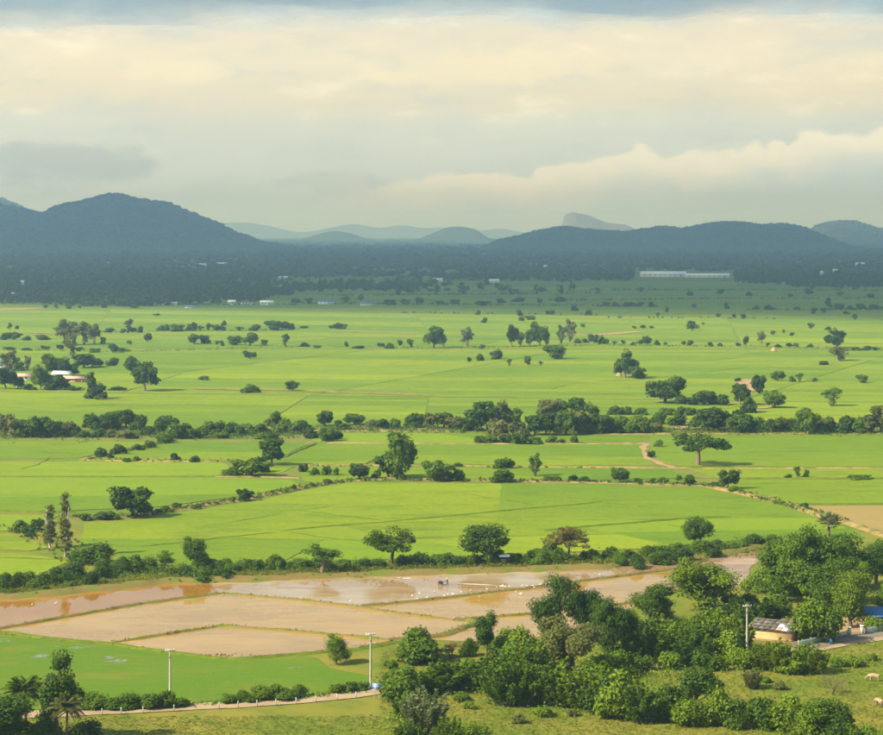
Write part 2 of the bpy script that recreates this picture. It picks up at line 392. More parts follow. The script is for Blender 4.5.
def hillmass(name, prof, Y0, width, mat, spur=0.25, seed=3, nx=260, ny=44, front=1.0, rough=6.0, trees=None):
    """a hill as a height field: ridge heights follow prof (photo column, row), falling away before and behind"""
    px = np.array([p[0] for p in prof], float); hh = np.array([(HYP - p[1]) * Y0 / FPX + CAMH for p in prof])
    X = np.linspace((px[0] - CXP) / FPX * Y0, (px[-1] - CXP) / FPX * Y0, nx); hx = np.interp(X, (px - CXP) / FPX * Y0, hh)
    hx = np.convolve(np.pad(hx, 1, 'edge'), np.ones(3) / 3, 'valid') + np.array([6 * mnoise.fractal((x * 0.004, seed, 0.5), 1, 2, 4) for x in X])
    V = np.zeros((ny, nx, 3))
    for j in range(ny):
        s = -1 + 2 * j / (ny - 1)
        for i in range(nx):
            n1 = mnoise.noise((X[i] * 0.0016 + seed, s * 0.8, seed * 1.7)); n2 = mnoise.noise((X[i] * 0.006, s * 3, seed))
            ws = width * (1 + spur * n1)
            prof_s = math.exp(-(s * 1.75 * (1 + 0.25 * n2 * abs(s))) ** 2) - math.exp(-1.75 ** 2) * abs(s)
            z = hx[i] * prof_s + (n2 * rough * (1 - abs(s)) if abs(s) > 0.04 else 0) * 1.0
            V[j, i] = (X[i] + 0.06 * width * n2 * s, Y0 + s * ws, max(z, 0) if abs(s) < 0.99 else -2)
    V[:, 0, 2] = np.minimum(V[:, 0, 2], V[:, 0, 2]); 
    Fc = [(j * nx + i, j * nx + i + 1, (j + 1) * nx + i + 1, (j + 1) * nx + i) for j in range(ny - 1) for i in range(nx - 1)]
    b = MB(); b.add(V.reshape(-1, 3), Fc); o = b.obj(name, mat)
    for p in o.data.polygons: p.use_smooth = True
    tag(o, kind='structure'); return V

ICO_V = None
def ico():
    global ICO_V, ICO_F
    if ICO_V is None:
        bm = bmesh.new(); bmesh.ops.create_icosphere(bm, subdivisions=1, radius=1.0)
        ICO_V = np.array([tuple(v.co) for v in bm.verts]); ICO_F = np.array([[v.index for v in f.verts] for f in bm.faces]); bm.free()
    return ICO_V, ICO_F

def canopy(mb, P, rx, rz, rng, tv=0.22):
    """rounded, uneven tree heads (far wood): P centres"""
    iv, fc = ico(); n = len(P)
    d = 1 + rng.uniform(-0.32, 0.32, size=(n, len(iv), 1))
    V = iv[None] * d * np.stack([rx, rx * rng.uniform(0.8, 1.2, n), rz], 1)[:, None, :] + P[:, None, :]
    Fc = (fc[None] + (np.arange(n) * len(iv))[:, None, None]).reshape(-1, 3)
    tint = np.repeat(np.clip(rng.normal(0.45, tv, n), 0, 1), len(fc))
    mb.add(V.reshape(-1, 3), Fc, tint)

HILLS = {}
HILLS['left'] = hillmass('hill', [(-420, 250), (-260, 222), (-150, 205), (-80, 200), (0, 205), (42, 214), (51, 212), (65, 204), (82, 202), (92, 198), (117, 194), (136, 199), (166, 203),
    (183, 210), (211, 222), (238, 234), (258, 243), (300, 251), (345, 257.5)], 9000, 1250, K['hill_soil'], seed=2)
HILLS['right'] = hillmass('hill', [(430, 258), (470, 252), (483, 249), (497, 242), (526, 236), (541, 231), (566, 228), (597, 231), (625, 233), (645, 230), (661, 227), (683, 231), (698, 228), (714, 223.6),
    (738, 223), (758, 225), (782, 224.6), (800, 229), (827, 242), (854, 254), (883, 258), (940, 258)], 9100, 1150, K['hill_soil'], seed=5)
HILLS['right2'] = hillmass('hill', [(770, 250), (800, 240), (812, 231), (820, 224.6), (841, 221), (855, 222), (883, 230), (930, 226), (1000, 236), (1080, 248)], 12500, 1300, K['hill_soil'], seed=8, nx=160)
HILLS['left2'] = hillmass('hill', [(-300, 205), (-120, 190), (-60, 186), (0, 197), (18, 205), (37, 214), (80, 232), (130, 246)], 13000, 1300, K['hill_soil'], seed=9, nx=160)
hillmass('hill', [(270, 244), (300, 240), (312, 236), (325, 232), (337, 230.5), (350, 233), (362, 238), (385, 242), (405, 244)], 15500, 900, K['hill_soil'], seed=12, nx=90)
hillmass('hill', [(380, 245), (405, 242), (420, 238), (437, 231), (450, 227.5), (463, 227), (476, 230), (488, 238), (505, 243), (530, 246)], 15000, 900, K['hill_soil'], seed=14, nx=90)
hillmass('hill', [(545, 238), (560, 232), (563, 222), (565, 215), (574, 212.5), (590, 216), (605, 223), (625, 225), (636, 230), (660, 238)], 15500, 800, K['rock'], seed=16, nx=120, rough=10)
hillmass('hill', [(-500, 227), (-250, 221), (-60, 229), (60, 233), (170, 233), (200, 227), (225, 223), (250, 222), (268, 226), (300, 233), (330, 228), (350, 224), (365, 225), (380, 229), (400, 224), (425, 229), (440, 227), (480, 231), (500, 228), (520, 232), (560, 236), (650, 234), (760, 236),
    (900, 229), (1050, 224), (1300, 229)], 25200, 1000, K['hill_soil'], seed=20, nx=300)

def far_wood():
    rng = np.random.default_rng(5)
    # woods on the hills
    mb = MB()
    for key, n in (('left', 9000), ('right', 8000), ('right2', 2600), ('left2', 2000)):
        V = HILLS[key]; ny, nx, _ = V.shape
        j = (rng.random(n) ** 0.9 * (ny * 0.56)).astype(int); i = rng.integers(1, nx - 1, n)
        P = V[j, i] + np.stack([rng.uniform(-9, 9, n), rng.uniform(-9, 9, n), np.zeros(n)], 1)
        ok = P[:, 2] > 6; P = P[ok]; sc = rng.uniform(0.6, 1.35, len(P))
        P[:, 2] += 1.0; canopy(mb, P, 11.5 * sc, 8.0 * sc, rng, 0.1)
    tag(mb.obj('hill_forest', K['leaf_far']), 'dark forest of small tree crowns covering the hills beyond the plain', kind='stuff')
    # woods on the plain below the hills
    mb = MB(); tr = MB()
    def edge(px):     # photo row where the wood gives way to fields
        return np.interp(px, [-200, 0, 150, 260, 320, 400, 500, 600, 700, 800, 883, 1100], [302, 303, 303, 299, 290, 287, 286, 286, 286, 286, 286, 287])
    N = 30000
    Yv = np.exp(rng.uniform(math.log(2150), math.log(13500), N)); px = rng.uniform(-120, 1000, N)
    py = HYP + FPX * CAMH / Yv; X = (px - CXP) / FPX * Yv
    e = edge(px)
    cl = np.array([mnoise.fractal((x * 0.0032, y * 0.0018, 3.3), 1.0, 2.0, 4) for x, y in zip(X, Yv)])
    inside = (py < e + 7 * cl)
    p_keep = np.where(inside, np.clip(0.72 + 1.5 * cl, 0.06, 1), np.clip((cl + 0.05) * 0.5, 0, 0.25) * np.clip(1 - (py - e) / 11, 0, 1))
    # lighter clearings between trees in the middle of the plain
    p_keep = np.where((px > 270) & (px < 640) & (py > 271) & inside, p_keep * np.clip(0.55 + 2.6 * cl, 0.06, 1), p_keep)
    p_keep = np.where((px > 600) & (py > 279) & inside, p_keep * np.clip(0.45 + 2.2 * cl, 0.05, 1), p_keep)
    p_keep = np.where((px > 632) & (px < 736) & (py > 271.5) & (py < 284), 0.0, p_keep)
    p_keep = np.where((py > e + 4) & (px < 280), 0, p_keep)
    k = rng.random(N) < p_keep
    X, Yv, py = X[k], Yv[k], py[k]; n = len(X)
    h = rng.gamma(6, 1.0, n) * 1.25 + 1.5; h = np.clip(h, 4, 17) * np.clip(Yv / 5000, 1, 1.25); w = np.clip(Yv / 3200, 0.9, 2.4) * rng.uniform(3.2, 6.5, n)
    near = Yv < 3600
    P = np.stack([X, Yv, h * 0.55], 1)
    canopy(mb, P[~near], w[~near], h[~near] * 0.5, rng)
    for q, ww, hh in zip(P[near], w[near], h[near]):
        m = 34; d = rng.normal(size=(m, 3)); d /= np.linalg.norm(d, axis=1, keepdims=True)
        c = q + d * np.array([ww, ww, hh * 0.5]) * rng.uniform(0.5, 1.0, (m, 1))
        mb.leaves(c, d + rng.normal(size=(m, 3)) * 0.4 + np.array([0, 0, .3]), rng.uniform(1.3, 2.4, m), np.clip(rng.normal(0.45, 0.2) + rng.normal(0, .12, m), 0, 1), 0.7, rng=rng)
    tag(mb.obj('distant_woodland', K['leaf_far']), 'dark distant woodland filling the plain below the hills', kind='stuff')
    # tree line far out on the plain
    mb = MB(); N = 5200
    Yv = np.exp(rng.uniform(math.log(13000), math.log(21000), N)); px = rng.uniform(-150, 1050, N)
    canopy(mb, np.stack([(px - CXP) / FPX * Yv, Yv, np.full(N, 8.0)], 1), rng.uniform(25, 60, N), rng.uniform(8, 18, N), rng)
    tag(mb.obj('horizon_treeline', K['leaf_far']), 'hazy line of trees along the far edge of the plain', kind='stuff')
far_wood()

def cloud_deck():
    """the grey cloud sheet whose far edge shows at the top of the picture; its shade lies over the far plain"""
    m, t, out = mat_begin('cloud_grey')
    a = t.new('ShaderNodeAttribute', attribute_name='thick').outputs['Fac']
    P = pos(t); n = t.noise(t.scale(P, (1, 0.5, 1)), 0.0011, 6, 0.62); n2 = t.noise(t.scale(P, (1, 0.4, 1)), 0.0045, 5, 0.6)
    f = t.sstep(t.m('ADD', a, t.m('ADD', t.m('MULTIPLY', t.m('SUBTRACT', n, 0.5), 0.5), t.m('MULTIPLY', t.m('SUBTRACT', n2, 0.5), 0.4))), 0.02, 0.7)
    df = t.new('ShaderNodeBsdfDiffuse'); df.inputs[0].default_value = (0.52, 0.68, 0.85, 1)
    tl = t.new('ShaderNodeBsdfTranslucent'); tl.inputs[0].default_value = (0.56, 0.72, 0.90, 1)
    mx = t.new('ShaderNodeMixShader'); mx.inputs[0].default_value = 0.42; t.l.new(df.outputs[0], mx.inputs[1]); t.l.new(tl.outputs[0], mx.inputs[2])
    tp = t.new('ShaderNodeBsdfTransparent'); mz = t.new('ShaderNodeMixShader')
    t.l.new(t.m('MULTIPLY', f, 0.84), mz.inputs[0]); t.l.new(tp.outputs[0], mz.inputs[1]); t.l.new(mx.outputs[0], mz.inputs[2]); t.l.new(mz.outputs[0], out.inputs[0])
    BASE = 1200.0
    off = TRAVEL * (BASE / math.tan(SUN_EL))
    nx, ny = 150, 110
    X = np.linspace(-15000, 13000, nx); V = np.zeros((2, ny, nx, 3)); T = np.zeros((ny, nx))
    for i in range(nx):
        x = X[i]; sx = x + off.x
        near = 1930 - 0.487 * max(-1200, min(1200, sx)) + 110 * mnoise.noise((x * 0.0016, 1.7, 0)) - off.y
        far = 11900 + 420 * mnoise.noise((x * 0.0007, 5.2, 0)) + 320 * mnoise.noise((x * 0.0023, 9.2, 0)) - 0.11 * max(-4000, min(4000, x)) 
        for j in range(ny):
            s = j / (ny - 1); y = near + (far - near) * s
            e = min((y - near) / 420.0, (far - y) / 2800.0, (x + 15000) / 2500.0, (13000 - x) / 2500.0); T[j, i] = max(0, min(1, e))
            bumpz = 60 * mnoise.fractal((x * 0.0012, y * 0.0012, 0.3), 1, 2, 4)
            th = max(0.0, min(1.0, e)) ** 0.5
            V[0, j, i] = (x, y, BASE + bumpz * th - 20 * th + 25)
            V[1, j, i] = (x, y, BASE + 25 + th * (260 + 160 * mnoise.fractal((x * 0.0009, y * 0.0009, 7.3), 1, 2, 4)) + 4)
    b = MB()
    Fc = np.array([(j * nx + i, j * nx + i + 1, (j + 1) * nx + i + 1, (j + 1) * nx + i) for j in range(ny - 1) for i in range(nx - 1)])
    b.add(V[0].reshape(-1, 3), Fc[:, ::-1]); b.add(V[1].reshape(-1, 3), Fc)
    me = b.mesh('cloud', [m]); at = me.attributes.new('thick', 'FLOAT', 'POINT'); at.data.foreach_set('value', np.tile(T.reshape(-1), 2).astype(np.float32))
    o = link('cloud', me)
    for p in me.polygons: p.use_smooth = True
    tag(o, 'grey cloud sheet spread across the top of the sky', kind='stuff')
cloud_deck()

def haze():
    m = bpy.data.materials.new('haze_air'); m.use_nodes = True; t = NT(m.node_tree)
    o = t.new('ShaderNodeOutputMaterial'); v = t.new('ShaderNodeVolumePrincipled')
    v.inputs['Color'].default_value = HAZE_COL + (1,); v.inputs['Absorption Color'].default_value = (0.78, 0.90, 1, 1)
    v.inputs['Density'].default_value = HAZE_D; v.inputs['Anisotropy'].default_value = 0.45
    t.l.new(v.outputs[0], o.inputs['Volume'])
    b = MB(); b.box((0, (27000 - 2000) / 2, 143), (27000, 29000, 290)); ob = b.obj('haze', m)
    tag(ob, 'thin bluish haze over the whole plain', kind='stuff')
HAZE_COL = (0.38, 0.59, 1.0); HAZE_D = 0.000130
haze()

# ------------------------------------------------------------------ fields, flooded paddies, banks, lanes
def PX(lst): return [G(a, b) for a, b in lst]
def resample(pts, step, jit, rr):
    out = [pts[0]]
    for a, b in zip(pts[:-1], pts[1:]):
        k = max(1, int((b - a).length / step)); nrm = Vector((-(b - a).y, (b - a).x, 0)).normalized()
        for j in range(1, k + 1):
            p = a.lerp(b, j / k)
            if j < k: p = p + nrm * rr.gauss(0, jit)
            out.append(p)
    return out
def ridge(name, pts, w, h, mat, step=4.0, jit=0.15, z0=-0.05, seed=1, flat=0.45):
    """low earth bank swept along a ground line, uneven in width and height"""
    rr = random.Random(seed); P = resample(pts, step, jit, rr); V = []; n = len(P)
    for i, p in enumerate(P):
        tdir = (P[min(i + 1, n - 1)] - P[max(i - 1, 0)]).normalized(); nx = Vector((-tdir.y, tdir.x, 0))
        ww = w * rr.uniform(0.75, 1.25); hh = h * rr.uniform(0.7, 1.25)
        if i in (0, n - 1): hh *= 0.5
        for s, z in ((-1, 0), (-flat, hh), (flat, hh * 0.95), (1, 0)):
            q = p + nx * (s * ww / 2); V.append((q.x, q.y, z0 + z))
    Fc = [(i * 4 + k, i * 4 + k + 1, (i + 1) * 4 + k + 1, (i + 1) * 4 + k) for i in range(n - 1) for k in range(3)]
    b = MB(); b.add(V, np.array(Fc)[:, ::-1]); return tag(b.obj(name, mat), kind='structure')
def lane(name, pts, w, z, mat, step=5, jit=0.12, seed=1):
    rr = random.Random(seed); P = resample(pts, step, jit, rr); V = []; n = len(P)
    for i, p in enumerate(P):
        tdir = (P[min(i + 1, n - 1)] - P[max(i - 1, 0)]).normalized(); nx = Vector((-tdir.y, tdir.x, 0)); ww = w * rr.uniform(0.92, 1.08)
        for s in (-1, 1): q = p + nx * (s * ww / 2); V.append((q.x, q.y, z))
    b = MB(); b.add(V, [(i * 2, i * 2 + 1, (i + 1) * 2 + 1, (i + 1) * 2) for i in range(n - 1)]); o = b.obj(name, mat)
    return tag(o, kind='structure')

def inset_quad(q, d):
    c = sum(q, Vector((0, 0, 0))) / len(q); return [p + (c - p).normalized() * d for p in q]

near_fields = [
 ('rice', [(76, 552), (84, 523), (140, 520), (200, 509.5), (250, 502), (316, 488), (352, 482.5), (600, 485), (708, 489), (745, 497), (786, 506), (812, 516), (838, 524), (866, 538), (760, 539), (640, 549), (560, 553), (430, 557), (230, 566), (150, 566), (110, 556)]),
 ('rice_lime', [(-60, 550), (40, 556), (70, 562), (40, 575), (-60, 580)]), ('rice', [(-60, 514), (60, 515.5), (22, 530), (-60, 536)]),
 ('rice', [(-60, 539), (10, 534), (50, 548), (30, 551), (-60, 546)]),
 ('rice', [(-60, 477.5), (215, 477.5), (292, 480), (300, 485), (245, 496), (160, 507), (60, 511.5), (-60, 510)]),
 ('rice', [(-60, 462), (84, 461.5), (225, 463), (232, 470), (218, 476), (-60, 476)]),
 ('rice', [(-60, 441), (160, 442), (110, 452), (80, 458), (-60, 460)]),
 ('rice', [(175, 442), (312, 443.5), (285, 455), (262, 461), (90, 460)]),
 ('rice', [(318, 444.5), (400, 445), (385, 455), (366, 464), (300, 464), (275, 475), (250, 475), (240, 470), (285, 456.5)]),
 ('rice', [(404, 445), (640, 444.5), (642, 455), (655, 465), (560, 466), (460, 464), (372, 464)]),
 ('rice', [(300, 466), (365, 466.5), (560, 468.5), (665, 469), (700, 478), (600, 480), (389, 477), (352, 479), (318, 484), (302, 480)]),
 ('rice', [(306, 433.5), (470, 433.5), (560, 436), (640, 435), (640, 442.5), (450, 443), (315, 442)]),
 ('rice', [(650, 434.5), (960, 435), (960, 466.5), (690, 467), (662, 462), (650, 452)]),
 ('rice', [(690, 469), (960, 469), (960, 477.5), (720, 477.5)]), ('rice', [(720, 480), (960, 480), (960, 503), (800, 503.5), (752, 493), (725, 486)]),
 ('stubble', [(806, 506), (960, 505.5), (960, 548), (884, 534), (844, 519.5)]),
]
def plots_of(pts, dmax, wmax, rr):
    """cut a field into smaller plots along slightly crooked lines"""
    out = []
    def cut(poly, co, no):
        bm = bmesh.new(); f = bm.faces.new([bm.verts.new((p.x, p.y, 0)) for p in poly])
        bmesh.ops.bisect_plane(bm, geom=bm.verts[:] + bm.edges[:] + bm.faces[:], plane_co=co, plane_no=no)
        r = [[Vector((v.co.x, v.co.y, 0)) for v in f.verts] for f in bm.faces]; bm.free(); return r
    def rec(poly, lv):
        xs = [p.x for p in poly]; ys = [p.y for p in poly]; w, h = max(xs) - min(xs), max(ys) - min(ys)
        c = Vector((min(xs) + w * rr.uniform(.4, .6), min(ys) + h * rr.uniform(.4, .6), 0))
        if lv > 6 or (w < wmax and h < dmax): out.append(poly); return
        if w / wmax > h / dmax: no = Vector((1, rr.uniform(-.9, .9), 0))
        else: no = Vector((rr.uniform(-.14, .14), 1, 0))
        r = cut(poly, c, no.normalized())
        if len(r) < 2: out.append(poly); return
        for q in r: rec(q, lv + 1)
    rec(pts, 0); return out
_rr = random.Random(77); _k = 0
for i, (mt, pl) in enumerate(near_fields):
    for q in plots_of(PX(pl), 48 if depth(pl[0][1]) < 640 else 60, 95 if depth(pl[0][1]) < 640 else 130, _rr):
        _k += 1; c = sum(q, Vector()) / len(q); q = [p + (c - p).normalized() * 0.12 for p in q]
        poly_sheet('rice_field' if mt != 'stubble' else 'stubble_field', q, 0.08 + 0.012 * (_k % 6), K['rice_lime' if (mt == 'rice' and _rr.random() < .14) else mt], jitter=0.35, step=9, thick=0.12, seed=_k)
poly_sheet('seedling_field', PX([(-60, 637), (0, 636), (51, 641), (112, 646), (190, 656), (232, 660), (290, 655), (318, 658), (330, 668), (372, 676), (368, 686), (300, 697), (170, 704), (90, 707), (-60, 712)]), 0.05, K['rice_seedling'], 0.6, 7, 0.08, 40)
for i, (cx0, cy0, rx0, ry0) in enumerate([(82, 647, 16, 1.6), (41, 656, 12, 1.6), (116, 661, 14, 2.2), (3, 640.5, 8, 1.6), (108, 657, 7, 1), (292, 668, 8, 1.0), (55, 647, 6, 0.8)]):
  for j in range(6):
    pts = []; ox, oy = rnd.gauss(0, .45) * rx0, rnd.gauss(0, .5) * ry0; cx, cy = cx0 + ox, cy0 + oy; rx, ry = rx0 * rnd.uniform(.15, .5), ry0 * rnd.uniform(.15, .5)
    for k in range(22):
        a = 2 * math.pi * k / 22; q = 1 + 0.35 * math.sin(3 * a + i + j) * math.cos(2 * a + 2 * i) + rnd.uniform(-.3, .3); pts.append(G(cx + rx * q * math.cos(a), cy + ry * q * math.sin(a)))
    poly_sheet('puddle', pts, 0.056 + i * 0.003 + j * 0.0005, K['water_grey'], 0, 99, 0, i)

TOPBANK = [(-60, 600), (0, 597), (44, 595), (68, 592), (119, 587), (170, 581.5), (238, 580), (300, 577.5), (400, 574), (497, 571), (600, 567.5), (631, 563.5), (700, 557.5), (731, 552.5), (758, 547.5), (769, 547.5)]
B1 = [(-60, 640), (0, 629), (68, 617), (136, 605), (221, 593.5)]
B2 = [(221, 593.5), (300, 600), (360, 607.5), (400, 614), (454, 620)]
B3 = [(360, 607), (430, 600), (497, 592), (541, 587), (600, 579), (649, 573), (684, 568.5), (704, 561)]
B4 = [(454, 620), (476, 618.5), (519, 615.5), (600, 607), (650, 601)]
B5 = [(112, 643), (221, 626), (300, 632), (392, 640.5), (440, 636.5), (476, 624), (470, 619)]
LOW = [(-60, 633), (0, 633), (51, 639), (112, 644)]
ponds = [
 ('water_brown', 'flooded_paddy', TOPBANK[:6] + [(205, 581), (221, 593.5), (136, 605), (68, 617), (0, 629), (-60, 640)]),
 ('water_silver', 'flooded_paddy', [(205, 581)] + TOPBANK[6:13] + [(704, 561), (684, 568.5), (649, 573), (600, 579), (541, 587), (497, 592), (430, 600), (360, 607), (300, 600), (221, 593.5)]),
 ('water_tan', 'flooded_paddy', [(-60, 640), (0, 629), (68, 617), (136, 605), (221, 593.5), (300, 600), (360, 607.5), (400, 614), (454, 620), (476, 624), (440, 636.5), (392, 640.5), (300, 632), (221, 626), (112, 643), (51, 639), (0, 633.5), (-60, 644)]),
 ('water_tan', 'flooded_paddy', [(112, 643), (221, 626), (300, 632), (392, 640.5), (352, 648), (280, 654), (232, 658), (190, 654), (135, 648)]),
 ('water_tan', 'flooded_paddy', [(360, 607), (430, 600), (497, 592), (541, 587), (600, 579), (649, 573), (684, 568.5), (692, 575), (680, 590), (640, 602), (600, 607), (519, 615.5), (454, 620), (400, 614)]),
 ('mud_wet', 'mud_flat', [(684, 568.5), (704, 561), (700, 557.5), (731, 552.5), (758, 547.5), (769, 547.5), (766, 556), (749, 569), (745, 585), (715, 592), (685, 588)]),
 ('water_tan', 'flooded_paddy', [(470, 621), (519, 615.5), (600, 607), (640, 602), (606, 622), (545, 636), (505, 643), (430, 640), (440, 636.5), (476, 624)]),
]
for i, (mt, nm, pl) in enumerate(ponds): poly_sheet(nm, PX(pl), 0.03 + 0.004 * i, K[mt], 0.35, 5, 0, 60 + i)
for i, (pl, w, h) in enumerate([(B1, 1.5, .42), (B2, 1.3, .36), (B3, 1.5, .45), (B4, 1.3, .4), (B5[:4], 1.3, .4), (B5[3:], 2.6, .6)]):
    ridge('paddy_bund', PX(pl), w, h, K['bund'], 2.2, 0.16, 0.0, i, 0.4)
ridge('paddy_bank', PX(TOPBANK), 6.5, 0.9, K['bund'], 3.0, 0.6, 0.0, 21, 0.35)
ridge('paddy_bank', PX(LOW + [(135, 648), (190, 655), (232, 659.5), (280, 656), (352, 650), (392, 643), (430, 642)]), 1.8, 0.35, K['bund_green'], 3.0, 0.3, 0.0, 22, 0.4)
for i in range(34):       # churned clods and stems standing in the wet mud
    p = G(rnd.uniform(690, 760), rnd.uniform(556, 585))
# wake of the tractor
def foam(pts, seed):
    poly_sheet('foam_streak', PX(pts), 0.075, K['foam'], 0.12, 1.2, 0, seed)
foam([(456, 583.6), (470, 583.9), (486, 584.6), (500, 585.6), (486, 585.4), (468, 584.6)], 1); foam([(500, 585.8), (507, 586.0), (506, 587.2), (499, 586.9)], 2)
foam([(404, 577.8), (412, 578.2), (409, 579.0), (402, 578.7)], 3); foam([(396, 577.2), (403, 577.6), (399, 578.0)], 4); foam([(414, 599.2), (419, 598.8), (418, 600.2), (415, 600.4)], 5)
foam([(425, 598.1), (429, 598.3), (427, 599.0)], 6)

# field banks near by
for i, (pl, w, h, mt) in enumerate([
    ([(280, 531.5), (340, 526), (400, 521), (497, 512), (600, 502.7), (652, 509)], 1.3, .4, 'bund_green'), ([(403, 539.5), (461, 537)], 1.3, .4, 'bund_green'),
    ([(545, 531), (583, 527.5), (640, 523), (683, 519), (731, 517)], 1.3, .5, 'bund_green'), ([(291, 510), (340, 516), (389, 521)], 1.1, .35, 'bund_green'),
    ([(461, 494), (534, 505)], 1.1, .35, 'bund_green'), ([(291, 533), (330, 539), (360, 541)], 1.0, .35, 'bund_green'), ([(140, 547), (200, 541), (280, 532)], 1.2, .35, 'bund_green'),
    ([(-60, 511), (0, 511.5), (44, 512.5), (75, 512)], 1.6, .5, 'bund_green'), ([(20, 470), (38, 465), (52, 456)], 1.1, .25, 'bund_green'), ([(284, 458), (300, 450), (316, 443)], 1.8, .5, 'bund_green'),
    ([(366, 464), (384, 455)], 1.6, .5, 'bund_green'), ([(0, 558), (60, 560)], 1.2, .4, 'bund_green'), ([(668, 525), (720, 533), (760, 536)], 1.0, .3, 'bund_green'),
    ([(60, 518), (137, 517.5), (163, 511.5), (197, 507), (245, 499.5), (300, 489), (316, 485.5), (349, 481)], 3.6, .5, 'bund_dry'),
    ([(349, 481), (389, 478.5), (490, 481), (600, 482.8), (708, 486)], 3.0, .4, 'bund_dry'), ([(708, 486), (745, 494), (786, 503.5), (813, 513), (844, 521.5), (900, 541)], 4.0, .6, 'bund_dry'),
    ([(172, 441), (110, 452), (84, 460), (160, 461.5), (240, 462)], 3.0, .4, 'bund_dry'), ([(216, 476.5), (300, 478)], 2.4, .4, 'bund_dry'), ([(300, 465), (457, 466), (600, 467.5), (720, 468.5), (900, 468)], 2.0, .35, 'bund_dry'),
    ([(306, 443), (460, 444), (660, 443.8)], 1.8, .4, 'bund_dry'), ([(-40, 430.5), (150, 434), (300, 432)], 6, .4, 'bund'), ([(300, 430), (460, 431)], 7, .3, 'bund_dry'), ([(600, 434), (760, 433.5), (900, 433)], 4, .3, 'bund_dry'),
    ([(700, 478.6), (780, 478.8), (900, 478.5)], 1.2, .35, 'bund_green'), ([(-60, 476.6), (100, 476.8), (216, 476.5)], 1.1, .3, 'bund_green'), ([(780, 504.6), (900, 504.6)], 1.6, .4, 'bund_green')]):
    ridge('field_bank', PX(pl), w, h, K[mt], 5, 0.35, -0.02, 100 + i)
lane('dirt_path', PX([(646, 443), (643, 448), (642, 453), (648, 459), (660, 464), (674, 468)]), 2.6, 0.12, K['earth'], 4, 0.7, 3)
lane('dirt_path', PX([(743, 380), (748, 386), (752, 392)]), 9, 0.5, K['earth'], 6, 1.0, 4)
lane('dirt_path', PX([(758, 409), (768, 408), (776, 407)]), 5, 0.4, K['earth'], 5, 0.8, 5)
lane('dirt_path', PX([(674, 429), (688, 428), (698, 429)]), 8, 0.4, K['earth'], 5, 0.8, 6)
lane('dirt_path', PX([(724, 431), (735, 431.5)]), 6, 0.4, K['earth'], 5, 0.8, 7)
lane('dirt_path', PX([(330, 331), (380, 332.5), (418, 333.5)]), 9, 0.4, K['earth'], 12, 1.0, 8)
lane('dirt_path', PX([(560, 334), (590, 335.5), (614, 334), (640, 332)]), 13, 0.4, K['earth'], 12, 1.0, 9)
lane('dirt_path', PX([(-30, 309.5), (15, 309.5), (40, 308.5)]), 40, 0.4, K['stubble'], 20, 3, 10)
lane('dirt_path', PX([(30, 333), (52, 333.5)]), 8, 0.4, K['earth'], 10, 1, 11); lane('dirt_path', PX([(100, 400), (130, 400)]), 3, 0.35, K['earth'], 5, .5, 12)
lane('dirt_path', PX([(196, 389), (240, 390), (292, 391), (360, 393), (432, 396)]), 8, 0.36, K['bund_dry'], 12, 1.2, 13)

# far fields: a patchwork of plots split again and again, each with its own growth
def patchwork():
    rr = random.Random(23); plots = []
    def split(q, wmax, dmax):
        a, b, c, d = q            # a-b near edge, d-c far edge
        w = ((b - a).length + (c - d).length) / 2; h = ((d - a).length + (c - b).length) / 2
        if w > wmax * rr.uniform(0.7, 1.5):
            s, u = rr.uniform(.35, .65), rr.uniform(-.22, .22)
            m, n = a.lerp(b, s), d.lerp(c, s + u); split([a, m, n, d], wmax, dmax); split([m, b, c, n], wmax, dmax)
        elif h > dmax * rr.uniform(0.7, 1.5):
            s, u = rr.uniform(.35, .65), rr.uniform(-.06, .06)
            m, n = a.lerp(d, s), b.lerp(c, s + u); split([a, b, n, m], wmax, dmax); split([m, n, c, d], wmax, dmax)
        else: plots.append(q)
    def band(p0, p1, wmax, dmax, n=1):
        y0, y1 = p0, p1
        q = [G(-120, y0[0]), G(1010, y0[1]), G(1010, y1[1]), G(-120, y1[0])]
        split(q, wmax, dmax)
    band((427, 424), (391, 405), 230, 26)
    band((390, 404), (349.5, 350), 260, 40)
    band((348, 349), (332, 346), 330, 50)
    band((331, 345), (306, 322), 380, 75)
    band((305, 321), (293, 297), 330, 130)
    band((292.5, 296), (281, 282), 420, 220)
    for i, q in enumerate(plots):
        c = sum(q, Vector()) / 4; px = CXP + c.x / c.y * FPX
        if px < -60 or px > 945: continue
        q = inset_quad(q, 0.25 + c.y * 0.0002); r = rr.random()
        mt = 'rice_lime' if r < .13 else 'rice'
        poly_sheet('rice_field', q, 0.10 + rr.uniform(0, .06), K[mt], 0.7, 18, 0.14, i)
patchwork()

